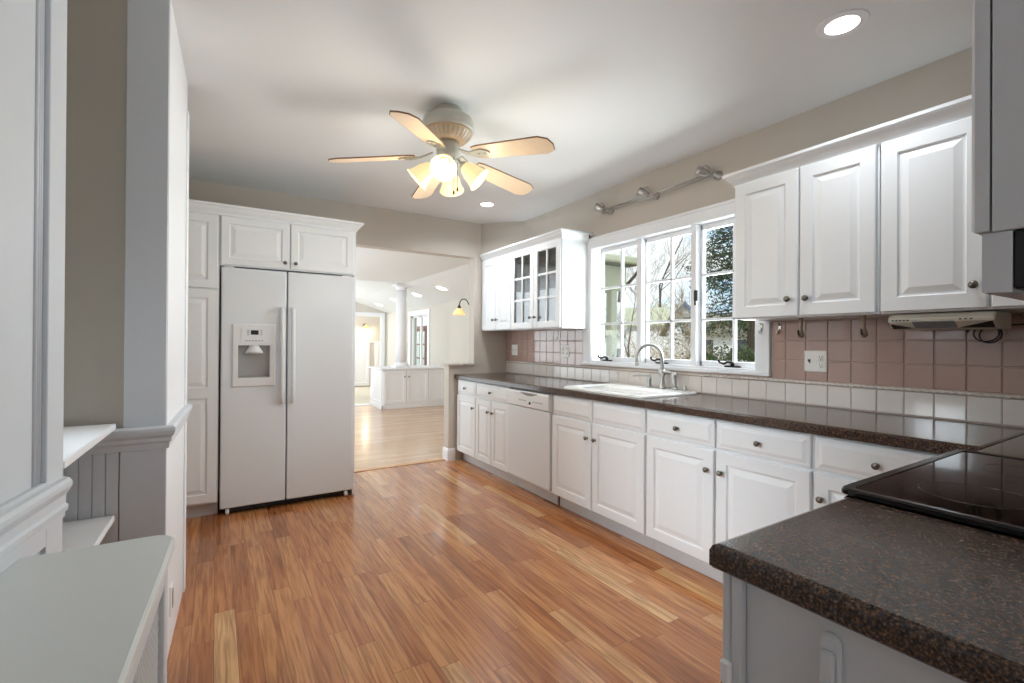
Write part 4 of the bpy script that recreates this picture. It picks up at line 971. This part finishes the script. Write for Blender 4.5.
# ------------------------------------------------------------------ foreground left: radiator cover, nook shelves
RA = Vector((0.047, 1, 0)).normalized(); RC = F((-0.0745, 1.235, 0), RA, (RA.y, -RA.x, 0))   # a along (0 = far corner), b outwards (+x)
rc = thing('radiator_cover', 'white topped radiator cover with perforated grille at lower left', 'radiator cover', (-0.2, 0.8, 0))
ZR1 = 0.82
bm = bmesh.new()
rad = 0.045; out = []
p_l = [PW(0.02, 0.001, 0), PW(1.118, 0.001, 0)]
far = 0.075
loc = [(-1.02, 0.0), (far-rad, 0.0)] + [(far-rad+rad*math.sin(R(15*i)), -rad+rad*math.cos(R(15*i))) for i in range(1, 7)]
pts = [RC(a, b, 0) for a, b in loc] + [Vector((-0.328, 1.312, 0)), p_l[0]]
pts = [(p.x, p.y) for p in pts]
def off(pts, d):
    n = len(pts); res = []
    for i in range(n):
        p, q, s = (Vector((*pts[(i+k_) % n], 0)) for k_ in (-1, 0, 1))
        d1, d2 = (q-p).normalized(), (s-q).normalized(); n1, n2 = Vector((-d1.y, d1.x, 0)), Vector((-d2.y, d2.x, 0)); m = n1+n2
        m = m/max(0.3, m.dot(n1)); res.append(q+m*d)
    return res
loops(bm, [[Vector((p.x, p.y, z)) for p in off(pts, d)] for d, z in ((0.004, ZR1-0.024), (0, ZR1-0.019), (0, ZR1-0.006), (0.002, ZR1-0.002), (0.006, ZR1))])
link('top', bm, M_counter_white, rc)
bm = bmesh.new()
b1 = -0.014
box(bm, (0.0, b1-0.02, 0), (0.045, b1, ZR1-0.024), 0.002, RC)             # far post
box(bm, (-1.02, b1-0.02, 0), (-0.93, b1, ZR1-0.024), 0.002, RC)
box(bm, (-0.935, b1-0.0195, 0.73), (0.005, b1-0.0005, ZR1-0.024), 0.002, RC); box(bm, (-0.935, b1-0.0195, 0), (0.005, b1-0.0005, 0.12), 0.002, RC)
box(bm, (0.025, -0.20, 0), (0.045, b1-0.019, ZR1-0.024), 0.002, RC)
link('frame', bm, M_wain, rc)
bm = bmesh.new(); bi = b1-0.012; a_lo, a_hi, z_lo, z_hi = -0.94, 0.005, 0.11, 0.74; st = 0.023
c = -2.0
def clip_diag(c0, sgn):
    # line z = z_lo + sgn*(a-a_lo) + c0 clipped to the rectangle
    P_ = []
    for a in (a_lo, a_hi):
        z = z_lo + sgn*(a-a_lo) + c0
        if z_lo <= z <= z_hi: P_.append((a, z))
    for z in (z_lo, z_hi):
        a = a_lo + (z-z_lo-c0)/sgn
        if a_lo < a < a_hi: P_.append((a, z))
    return P_ if len(P_) >= 2 else None
for sgn in (1, -1):
    c0 = -1.0 if sgn > 0 else 0.0
    while c0 < (0.62 if sgn > 0 else 1.6):
        P_ = clip_diag(c0, sgn)
        if P_:
            (aa, za), (ab, zb_) = P_[0], P_[1]; dv = Vector((ab-aa, zb_-za)); 
            if dv.length > 0.01:
                nv = Vector((-dv.y, dv.x)).normalized()*0.0028; off_b = 0.0008*sgn
                q = [(aa+nv.x, za+nv.y), (aa-nv.x, za-nv.y), (ab-nv.x, zb_-nv.y), (ab+nv.x, zb_+nv.y)]
                loops(bm, [[RC(a, bi+off_b-0.001, z) for a, z in q], [RC(a, bi+off_b+0.001, z) for a, z in q]])
        c0 += st
link('grille', bm, M_lattice, rc)
link('back_panel', B(box, (-1.0, b1-0.10, 0.02), (0.02, b1-0.09, ZR1-0.03), fr=RC), M_gap, rc)
# outlet on the right face of the stub wall
ot = thing('outlet_plate', 'white outlet on the wall end low down at left', 'outlet', LW(0.15, 0, 0.20))
OF = F(LW(0.155, 0.0005, 0.20), LW.u, LW.n)
bm = bmesh.new(); panel(bm, OF, -0.036, 0.036, -0.058, 0.058, [(0, 0), (0, 0.003), (0.004, 0.006), (0.005, 0.006)]); pl = link('plate', bm, M_plate, ot)
bm = bmesh.new(); box(bm, (-0.016, 0.005, -0.035), (0.016, 0.009, 0.035), 0.002, OF); link('socket', bm, M_grey, pl)
# shelves of the nook
def nook_shelf(z, x, label, t=0.022):
    bm = bmesh.new(); outline = [(-1.0, 1.58), (x-0.012, 1.58), (x, 2.205), (-1.0, 2.205)]
    loops(bm, [[Vector((px, py, zz)) for px, py in outline] for zz in (z-t, z)])
    bmesh.ops.bevel(bm, geom=list(bm.edges), offset=0.003, segments=1, affect='EDGES')
    tag(link('nook_shelf', bm, M_trim), label, 'shelf', 'white shelves in the left nook')
nook_shelf(0.952, -0.304, 'upper white ledge in the nook at left, level with the rail')
nook_shelf(0.623, -0.306, 'lower white ledge in the nook at left, behind the radiator cover')

# ------------------------------------------------------------------ far room furniture
isl = thing('island_cabinet', 'white paneled half height cabinet in the far room under the column', 'cabinet', (3.2, 9.1, 0))
link('body', B(box, (2.625, 8.735, 0.0), (3.998, 9.50, 0.735)), M_trim, isl)
link('top', B(box, (2.575, 8.69, 0.735), (3.998, 9.54, 0.765), 0.006), M_trim, isl)
IF = F((0, 8.735, 0), (1, 0, 0), (0, -1, 0))
bm = bmesh.new(); box(bm, (2.605, 8.715, 0), (3.998, 8.735, 0.075), 0.004); box(bm, (2.605, 8.715, 0), (2.625, 9.5, 0.075), 0.004); link('plinth', bm, M_trim, isl)
SHK = [(0, 0), (0, 0.018), (0.055, 0.018), (0.057, 0.006), (0.058, 0.006)]
for a0, a1, kx in ((2.65, 3.075, 3.04), (3.083, 3.52, 3.12), (3.528, 3.97, None)):
    bm = bmesh.new(); panel(bm, IF, a0, a1, 0.09, 0.715, SHK); d = link('door', bm, M_trim, isl)
    if kx: knob(d, IF(kx, 0.018, 0.60), (0, -1, 0))
bm = bmesh.new(); panel(bm, F((2.625, 0, 0), (0, 1, 0), (-1, 0, 0)), 8.76, 9.48, 0.09, 0.715, SHK); link('side_panel', bm, M_trim, isl)
cl = thing('column', 'white round column standing on the far room cabinet', 'column', (3.03, 8.90, 0.765))
CX, CYY = 3.03, 8.90
bm = bmesh.new(); box(bm, (CX-0.15, CYY-0.15, 0.766), (CX+0.15, CYY+0.15, 0.80), 0.004); lathe(bm, [(0.14, 0.80), (0.145, 0.815), (0.14, 0.83), (0.118, 0.845), (0.108, 0.87)], (CX, CYY, 0), (0, 0, 1), 32); link('base', bm, M_trim, cl)
link('shaft', B(lathe, [(0.106, 0.865), (0.106, 1.2), (0.100, 1.9), (0.096, 2.28)], (CX, CYY, 0), (0, 0, 1), 32), M_trim, cl)
bm = bmesh.new(); lathe(bm, [(0.096, 2.25), (0.104, 2.26), (0.104, 2.275), (0.098, 2.285), (0.115, 2.31), (0.128, 2.325)], (CX, CYY, 0), (0, 0, 1), 32); box(bm, (CX-0.145, CYY-0.145, 2.322), (CX+0.145, CYY+0.145, 2.36), 0.003); link('capital', bm, M_trim, cl)

# amber wall lamp on a curved arm, beyond the opening
la = thing('wall_lamp', 'amber scalloped glass lamp on a dark curved arm', 'wall light', (2.50, YF+0.12, 1.66))
px_, py_, pz_ = 2.345, 4.90, 1.60
bm = bmesh.new(); lathe(bm, [(0.001, 0.012), (0.045, 0.010), (0.05, 0.0)], (2.45, YF+0.12, 1.60), (0, 1, 0), 20); link('back_plate', bm, M_dark, la)
bm = bmesh.new()
S0, S1, S2 = Vector((2.45, YF+0.125, 1.60)), Vector((2.44, 4.90, 1.76)), Vector((px_, py_, 1.705))
pts = [S0, Vector((2.45, YF+0.17, 1.615)), Vector((2.448, 4.84, 1.67)), Vector((2.438, 4.885, 1.728)), Vector((2.415, 4.90, 1.752)), Vector((2.385, 4.902, 1.748)), Vector((2.358, 4.90, 1.722)), Vector((px_, py_, 1.68)), Vector((px_, py_, 1.655))]
tube(bm, pts, 0.006, 8); lathe(bm, [(0.001, 0.03), (0.012, 0.03), (0.018, 0.012), (0.024, -0.004), (0.001, -0.004)], (px_, py_, 1.645), (0, 0, 1), 16); link('arm', bm, M_dark, la)
bm = bmesh.new(); pr = [(0.022, 0.0), (0.034, -0.012), (0.052, -0.035), (0.066, -0.062), (0.070, -0.075)]
lathe(bm, pr + [(r-0.003, h) for r, h in reversed(pr)] + [pr[0]], (px_, py_, 1.643), (0, 0, 1), 48, 12)
bmesh.ops.delete(bm, geom=[f for f in bm.faces if len(f.verts) > 4], context='FACES')
link('lamp_shade', bm, M_sconce, la)
bm = bmesh.new(); lathe(bm, [(0.010, 0), (0.020, -0.025), (0.018, -0.045), (0.001, -0.055)], (px_, py_, 1.64), (0, 0, 1), 14); link('bulb', bm, M_bulb, la)
# sconce in the hall
sc_ = thing('wall_sconce', 'small lit sconce on the hall wall beyond the far doorway', 'wall light', (3.93, 15.0, 1.70))
bm = bmesh.new(); lathe(bm, [(0.001, 0.02), (0.05, 0.015), (0.05, 0.0)], (3.93, 15.0, 1.78), (0, -1, 0), 16); tube(bm, [(3.93, 14.985, 1.78), (3.93, 14.92, 1.83), (3.93, 14.88, 1.80)], 0.010, 8); link('arm', bm, M_dark, sc_)
bm = bmesh.new(); lathe(bm, [(0.025, 0), (0.04, -0.03), (0.09, -0.10), (0.12, -0.14), (0.117, -0.14), (0.086, -0.10), (0.035, -0.028), (0.025, 0)], (3.93, 14.86, 1.80), (0, 0, 1), 20); bmesh.ops.delete(bm, geom=[f for f in bm.faces if len(f.verts) > 4], context='FACES'); link('lamp_shade', bm, M_sconce, sc_)
light('hall_sconce_light', 'POINT', (3.93, 14.84, 1.60), 6, (1.0, 0.85, 0.6), 0.05)

# ------------------------------------------------------------------ outdoors
M_grass = mat('winter lawn', rgb(150, 140, 104), 0.95, var=0.25, scale=0.6)
M_siding = mat('white clapboard', rgb(232, 234, 240), 0.7, var=0.02)
M_roof = mat('grey green shingles', rgb(176, 180, 160), 0.9, var=0.12, scale=6)
M_blue = mat('blue painted shutters', rgb(96, 116, 158), 0.6)
M_green = mat('pale green painted wood', rgb(194, 199, 174), 0.6, var=0.03)
M_yellow = mat('pale yellow clapboard', rgb(226, 218, 178), 0.7, var=0.03)
M_bark = mat('grey brown bark', rgb(92, 82, 74), 0.9, var=0.25, scale=8)
M_twig = mat('brown twigs', rgb(150, 128, 102), 0.9, var=0.2, scale=8)
M_ever = mat('evergreen needles', rgb(70, 82, 56), 0.75, var=0.5, scale=2.5)
M_hedge = mat('dark hedge leaves', rgb(62, 78, 42), 0.75, var=0.5, scale=3)
M_yleaf = mat('yellow green leaves', rgb(172, 172, 96), 0.8, var=0.3, scale=3)
M_dk = mat('dark window panes', rgb(80, 88, 100), 0.2)
M_brown = mat('brown painted door', rgb(110, 62, 42), 0.5)
M_brick = mat('brick chimney', rgb(120, 84, 72), 0.9, var=0.2, scale=20)
M_dashing = mat('grey roof shingles', rgb(128, 128, 120), 0.9, var=0.1, scale=6)
bm = bmesh.new(); GZ = -0.9
gv = [(2.97, -40, GZ), (130, -40, GZ-1), (130, 130, GZ-1), (2.97, 130, GZ)]
loops(bm, [[Vector((x, y, z-0.3)) for x, y, z in gv], [Vector(p) for p in gv]])
struct('ground', bm, M_grass, 'dry winter lawn outside the window', 'lawn')

D0 = Vector((math.sin(_y), math.cos(_y), 0))
def ray(px, depth, py=None):
    """a point at a given camera depth, used to set outdoor things where they stand"""
    d = fwd*1.0 + r2*((px-512)/474.06) + u2*((341.5-(py if py is not None else 341.5))/474.06)
    return Vector((0, 0, 1.25)) + d*depth

# neighbour house: gable end with blue rakes, roof running to the left
def house():
    h = ray(684, 38); gx, gy = h.x, h.y
    t = thing('neighbour_house', 'white house with blue shutters and grey green roof seen through the middle casement', 'house', (gx, gy, GZ))
    # local axes: u along gable width (to the right in view), v away
    u = Vector((r2.x, r2.y, 0)).normalized(); u = (u*math.cos(R(-12)) + Vector((-u.y, u.x, 0))*math.sin(R(-12))).normalized(); v = Vector((-u.y, u.x, 0))
    # ridge goes back-left
    def P_(a, b, z): return Vector((gx, gy, 0)) + u*a + v*b + Vector((0, 0, z))
    w = 1.25; ez, rz, base = 3.05, 4.55, GZ-1.0; ln = 4.0
    bm = bmesh.new()
    loops(bm, [[P_(a, b, z) for a, z in ((-w, base), (w, base), (w, ez), (0, rz), (-w, ez))] for b in (0, ln)])
    nclap = 0
    link('wall', bm, M_siding, t)
    bm = bmesh.new()
    for i in range(26):
        z = base+0.3+i*0.2
        if z < ez: loops(bm, [[P_(-w, -0.012, z), P_(w, -0.012, z), P_(w, -0.012, z+0.02), P_(-w, -0.012, z+0.02)], [P_(-w, 0.0, z), P_(w, 0.0, z), P_(w, 0.0, z+0.02), P_(-w, 0.0, z+0.02)]])
    link('clapboard_line', bm, M_siding, t)
    bm = bmesh.new()
    for s in (-1, 1):
        q = [(s*(w+0.25), ez-0.24), (0, rz+0.0), (0, rz+0.16), (s*(w+0.25), ez-0.08)]
        loops(bm, [[P_(a, b, z) for a, z in q] for b in (-0.3, ln+0.2)])
    link('roof', bm, M_roof, t)
    bm = bmesh.new()
    for s in (-1, 1):
        q = [(s*(w+0.28), ez-0.42), (0, rz-0.17), (0, rz+0.10), (s*(w+0.28), ez-0.14)]
        loops(bm, [[P_(a, b, z) for a, z in q] for b in (-0.38, -0.30)])
    link('rake_board', bm, M_blue, t)
    for z in (3.15, 0.6):
        bm = bmesh.new(); panel(bm, F(P_(0.05, 0, 0), u, -v), -0.27, 0.27, z-0.62, z+0.62, [(0, 0), (0, 0.05), (0.07, 0.05), (0.08, 0.02)]); wn = link('window', bm, M_siding, t)
        bm = bmesh.new(); panel(bm, F(P_(0.05, 0, 0), u, -v), -0.20, 0.20, z-0.55, z-0.03, [(0, 0.02), (0, 0.03)]); panel(bm, F(P_(0.05, 0, 0), u, -v), -0.20, 0.20, z+0.03, z+0.55, [(0, 0.02), (0, 0.03)]); link('pane', bm, M_dk, wn)
        for s in (-1, 1):
            bm = bmesh.new(); c_ = 0.05+s*0.42; panel(bm, F(P_(c_, 0, 0), u, -v), -0.13, 0.13, z-0.64, z+0.64, [(0, 0), (0, 0.04), (0.05, 0.04), (0.06, 0.025)]); link('shutter', bm, M_blue, t)
    bm = bmesh.new(); loops(bm, [[P_(a, b, z) for a, z in ((-w-3.2, base), (-w+0.2, base), (-w+0.2, 2.78), (-w-3.2, 2.78))] for b in (0.6, 4.6)]); link('wing', bm, M_siding, t)
    bm = bmesh.new(); q = [(0.3, 2.66), (2.6, 4.25), (4.9, 2.66), (4.9, 2.80), (2.6, 4.40), (0.3, 2.80)]
    loops(bm, [[P_(a, b, z) for b, z in q] for a in (-w-3.4, -0.2)]); link('wing_roof', bm, M_roof, t)
    bm = bmesh.new(); loops(bm, [[P_(a, b, z) for a, b in ((-3.3, 2.4), (-2.9, 2.4), (-2.9, 2.8), (-3.3, 2.8))] for z in (4.0, 5.1)]); link('chimney', bm, M_brick, t)
house()
def shed():
    c_ = ray(727, 27); t = thing('garden_house', 'low white house with grey roof behind the hedge', 'house', (c_.x, c_.y, GZ))
    u = Vector((r2.x, r2.y, 0)).normalized(); v = Vector((-u.y, u.x, 0))
    def P_(a, b, z): return Vector((c_.x, c_.y, 0)) + u*a + v*b + Vector((0, 0, z))
    bm = bmesh.new(); loops(bm, [[P_(a, b, z) for b, z in ((0, GZ-0.6), (4, GZ-0.6), (4, 1.9), (2, 2.98), (0, 1.9))] for a in (-2.2, 3.0)]); link('wall', bm, M_siding, t)
    bm = bmesh.new(); q = [(-0.4, 1.75), (2, 3.0), (4.4, 1.75), (4.4, 1.9), (2, 3.15), (-0.4, 1.9)]
    loops(bm, [[P_(a, b, z) for b, z in q] for a in (-2.5, 3.3)]); link('roof', bm, M_dashing, t)
    for a in (-1.2, 1.0):
        bm = bmesh.new(); panel(bm, F(P_(a, 0, 0), u, -v), -0.4, 0.4, 0.4, 1.5, [(0, 0), (0, 0.04), (0.08, 0.04), (0.09, 0.01)]); link('window', bm, M_dk, t)
shed()
def garage():
    c_ = ray(606, 52); t = thing('white_garage', 'distant white building with grey roof seen through the left casement', 'building', (c_.x, c_.y, GZ))
    u = Vector((r2.x, r2.y, 0)).normalized(); v = Vector((-u.y, u.x, 0))
    def P_(a, b, z): return Vector((c_.x, c_.y, 0)) + u*a + v*b + Vector((0, 0, z))
    bm = bmesh.new(); loops(bm, [[P_(a, b, z) for b, z in ((0, GZ-1.2), (5, GZ-1.2), (5, 2.05), (2.5, 3.48), (0, 2.05))] for a in (-4, 2.2)]); link('wall', bm, M_siding, t)
    bm = bmesh.new(); q = [(-0.4, 1.9), (2.5, 3.5), (5.4, 1.9), (5.4, 2.1), (2.5, 3.7), (-0.4, 2.1)]
    loops(bm, [[P_(a, b, z) for b, z in q] for a in (-4.4, 2.6)]); link('roof', bm, M_dashing, t)
    for a in (-1.0, 1.2):
        bm = bmesh.new(); panel(bm, F(P_(a, 0, 0), u, -v), -0.4, 0.4, -0.6, 0.7, [(0, 0), (0, 0.04), (0.08, 0.04), (0.09, 0.01)]); link('window', bm, M_dk, t)
garage()

# green porch at the left of the view
def porch():
    c_ = ray(611, 7.2); t = thing('porch', 'pale green porch corner with post and eave seen through the left casement', 'porch', (c_.x, c_.y, GZ))
    x, y = c_.x, c_.y; xr = x+0.22
    link('post', B(box, (x-0.05, y-0.06, GZ), (x+0.07, y+0.06, 2.12), 0.01), M_green, t)
    bm = bmesh.new(); box(bm, (4.2, y-0.10, 2.06), (xr, y+0.10, 2.42), 0.01); box(bm, (xr-0.16, y+0.11, 2.06), (xr, y+2.3, 2.42), 0.01); link('beam', bm, M_green, t)
    bm = bmesh.new(); q = [(-0.30, 2.50), (0.4, 2.60), (2.6, 3.0), (2.6, 2.9), (0.1, 2.43), (-0.30, 2.43)]
    loops(bm, [[Vector((xx, y+b, z)) for b, z in q] for xx in (4.2, xr+0.10)]); link('roof', bm, M_dashing, t)
    link('gutter', B(box, (4.2, y-0.38, 2.42), (xr+0.12, y-0.30, 2.52), 0.015), M_green, t)
    bm = bmesh.new(); box(bm, (4.2, y+2.4, GZ), (x+0.16, y+2.5, 2.42)); link('wall', bm, M_yellow, t)
    bm = bmesh.new(); tube(bm, [(xr+0.09, y-0.33, 2.42), (xr+0.07, y-0.2, 2.28), (xr+0.06, y+0.10, 2.05), (xr+0.06, y+0.12, 1.9)], 0.025, 8); link('downspout', bm, M_bark, t)
    link('deck', B(box, (4.2, y-0.2, GZ), (xr, y+2.4, -0.25), 0.01), M_green, t)
porch()

def grow(bm, p, d, ln, r, lev, rg_, n=5, droop=0.0, tips=None):
    pts = [p]; rad_ = [r]; q = p.copy(); dd = d.copy(); k_ = 4
    for i in range(k_):
        dd = (dd + Vector((rg_.uniform(-1, 1), rg_.uniform(-1, 1), rg_.uniform(-0.5, 0.9)-droop))*0.20).normalized()
        q = q + dd*ln/k_; pts.append(q); rad_.append(max(r*(1-0.55*(i+1)/k_), 0.004))
    tube(bm, pts, rad_, n if lev > 2 else 4 if lev > 0 else 3, False)
    if lev == 0:
        if tips is not None: tips.append(q)
        return
    for i in range(rg_.choice((3, 4, 4))):
        j = rg_.choice((1, 2, 3, 4, 4)); s = rg_.uniform(0.5, 0.78)
        side = Vector((rg_.uniform(-1, 1), rg_.uniform(-1, 1), rg_.uniform(-0.1, 0.9))).normalized()
        nd = (dd*0.75 + side*0.8).normalized()
        grow(bm, pts[j], nd, ln*s, rad_[j]*0.66, lev-1, rg_, n, droop, tips)
def leaf_cloud(bm, centers, rg_, count, spread, size):
    for c_ in centers:
        for i in range(count):
            o_ = c_ + Vector((rg_.gauss(0, spread), rg_.gauss(0, spread), rg_.gauss(0, spread)))
            a = Vector((rg_.uniform(-1, 1), rg_.uniform(-1, 1), rg_.uniform(-1, 1))).normalized(); b = a.cross(Vector((rg_.uniform(-1, 1), rg_.uniform(-1, 1), rg_.uniform(-1, 1)))).normalized()
            s = size*rg_.uniform(0.6, 1.3); n_ = a.cross(b)*s*0.12
            v_ = [bm.verts.new(x_) for x_ in (o_-a*s, o_+b*s*0.35+n_, o_+a*s, o_-b*s*0.35+n_)]
            bm.faces.new(v_)
def bare_tree(px, depth, h, r, seed, label, lev=4, lean=(0, 0), m=M_bark, name='bare_tree', leaves=None):
    rg_ = random.Random(seed); b = ray(px, depth); b.z = GZ-0.5*depth/40
    t = thing(name, label, 'tree', b, 'trees outside the window')
    bm = bmesh.new(); tips = []
    grow(bm, b.copy(), Vector((lean[0], lean[1], 1)).normalized(), h*0.5, r, lev, rg_, 7, 0.0, tips)
    link('branches', bm, m, t)
    if leaves:
        bm = bmesh.new(); leaf_cloud(bm, tips, rg_, leaves[1], leaves[2], leaves[3]); link('foliage', bm, leaves[0], t)
bare_tree(672, 56, 20, 0.22, 11, 'tall bare tree leaning left in the middle casement', 5, (-0.10, 0.12))
bare_tree(652, 58, 16, 0.16, 5, 'slender bare tree at the left edge of the middle casement', 5, (0.05, 0.0))
bare_tree(694, 52, 13, 0.25, 23, 'tan budded tree behind the blue shuttered house', 5, (-0.1, 0), M_twig, 'budding_tree', (M_twig, 5, 0.35, 0.07))
bare_tree(634, 34, 9.5, 0.09, 8, 'bare tree beyond the porch in the left casement', 5, (0.05, 0.1))
bare_tree(660, 70, 8, 0.2, 31, 'yellow green leafed tree behind the house roof', 4, (0, 0), M_twig, 'leafy_tree', (M_yleaf, 40, 0.5, 0.11))
bare_tree(708, 10.5, 3.6, 0.04, 17, 'small bare tree in front of the evergreen', 4, (0, 0), M_twig)
bare_tree(627, 12, 3.4, 0.03, 41, 'thin bare sapling beside the porch post', 4, (0.1, 0), M_twig)
def evergreen(px, depth, h, w, seed, label, zb=0.3):
    rg_ = random.Random(seed); b = ray(px, depth); b.z = GZ
    t = thing('evergreen_tree', label, 'tree', b, 'trees outside the window')
    bm = bmesh.new(); tube(bm, [b, b+Vector((0, 0, h*0.5)), b+Vector((0, 0, h))], [0.18, 0.10, 0.02], 8); link('trunk', bm, M_bark, t)
    bm = bmesh.new(); bb = bmesh.new()
    for i in range(190):
        s = rg_.random()**0.9; z = zb+(h-zb)*s; l = w*(1-s*0.75)*rg_.uniform(0.6, 1.1); a = rg_.uniform(0, 2*PI)
        d = Vector((math.cos(a), math.sin(a), -0.18)); p = b+Vector((0, 0, z)); q = p+d*l
        tube(bb, [p, p+d*l*0.5+Vector((0, 0, 0.05)), q], [0.03, 0.02, 0.006], 4, False)
        cs = [p+d*l*f for f in (0.35, 0.5, 0.65, 0.8, 0.92, 1.0)]
        leaf_cloud(bm, [c1-Vector((0, 0, 0.12)) for c1 in cs], rg_, 20, 0.11, 0.06)
    link('branch', bb, M_bark, t); link('foliage', bm, M_ever, t)
evergreen(752, 14.5, 9.0, 2.4, 3, 'large dark evergreen filling the right casement', 2.8)
def shrub(px, depth, w, h, seed, m, label, name='shrub', leaves=14, size=0.05, twig=M_twig):
    rg_ = random.Random(seed); b = ray(px, depth); b.z = GZ-0.4*depth/40
    t = thing(name, label, 'shrub', b, 'shrubs outside the window')
    bm = bmesh.new(); tips = []
    for i in range(9):
        a = rg_.uniform(0, 2*PI); grow(bm, b+Vector((math.cos(a)*w*0.25*rg_.random(), math.sin(a)*w*0.25*rg_.random(), 0)), Vector((math.cos(a)*0.55*w/h, math.sin(a)*0.55*w/h, 1)).normalized(), h*0.55, 0.025, 2, rg_, 4, 0, tips)
    link('stems', bm, twig, t)
    bm = bmesh.new(); leaf_cloud(bm, tips, rg_, leaves, 0.12*h, size); link('foliage', bm, m, t)
M_tan = mat('tan winter foliage', rgb(170, 148, 116), 0.9, var=0.3, scale=4)
shrub(677, 16, 1.9, 2.3, 2, M_tan, 'big tan winter shrub in front of the blue shuttered house', leaves=34, size=0.032)
shrub(657, 14, 1.2, 2.0, 9, M_tan, 'tan winter shrub at left of the middle casement', leaves=30, size=0.03)
shrub(738, 17, 2.4, 2.5, 12, M_tan, 'tan winter shrub behind the dark hedge at right', leaves=34, size=0.032)
def hedge_bush(px, depth, seed, label, top):
    rg_ = random.Random(seed); b = ray(px, depth); b.z = GZ
    t = thing('hedge_bush', label, 'hedge', b, 'dark green hedge below the right casement')
    bm = bmesh.new()
    for i in range(7): tube(bm, [b+Vector((rg_.uniform(-0.1, 0.1), rg_.uniform(-0.1, 0.1), 0)), b+Vector((rg_.uniform(-0.2, 0.2), rg_.uniform(-0.2, 0.2), top-GZ-0.15))], [0.015, 0.005], 5)
    link('stems', bm, M_bark, t)
    cs = [b+Vector((rg_.uniform(-0.22, 0.22), rg_.uniform(-0.22, 0.22), rg_.uniform(0.1, top-GZ-0.08-0.1*rg_.random()))) for i in range(150)]
    bm = bmesh.new(); leaf_cloud(bm, cs, rg_, 22, 0.05, 0.032); link('foliage', bm, M_hedge, t)
for i, (px, lb) in enumerate(((703, 'left clump of the dark green hedge below the right casement'), (720, 'second clump from the left in the dark green hedge'), (738, 'third clump from the left in the dark green hedge'), (756, 'right clump of the dark green hedge beside the casing'))):
    hedge_bush(px, 6.9+0.12*i, 60+i, lb, (1.24, 1.28, 1.32, 1.30)[i])
# porch wall and brown door seen through the far room window
bm = bmesh.new()
for i in range(18): loops(bm, [[Vector((6.4, y, z)) for y, z in ((9.5, -0.5+i*0.16), (24, -0.5+i*0.16), (24, -0.34+i*0.16), (9.5, -0.34+i*0.16))], [Vector((6.5, y, z)) for y, z in ((9.5, -0.5+i*0.16), (24, -0.5+i*0.16), (24, -0.36+i*0.16), (9.5, -0.36+i*0.16))]])
struct('wall_porch', bm, M_siding, 'white clapboard seen through the tall window behind the column', 'wall')
bd = thing('porch_door', 'brown framed glazed door seen through the tall window behind the column', 'door', (6.38, 16.6, 0))
bm = bmesh.new(); DF = F((6.395, 0, 0), (0, 1, 0), (-1, 0, 0)); panel(bm, DF, 16.0, 17.3, -0.45, 1.85, [(0, 0), (0, 0.04), (0.10, 0.04), (0.11, 0.015)]); link('frame', bm, M_brown, bd)
bm = bmesh.new()
for i in range(2):
    for j in range(4): box(bm, (16.18+i*0.49, 0.014, -0.3+j*0.5), (16.62+i*0.49, 0.03, 0.15+j*0.5), 0.004, DF)
link('pane', bm, M_glass if False else mat('pale door glass', rgb(200, 208, 206), 0.15), bd)
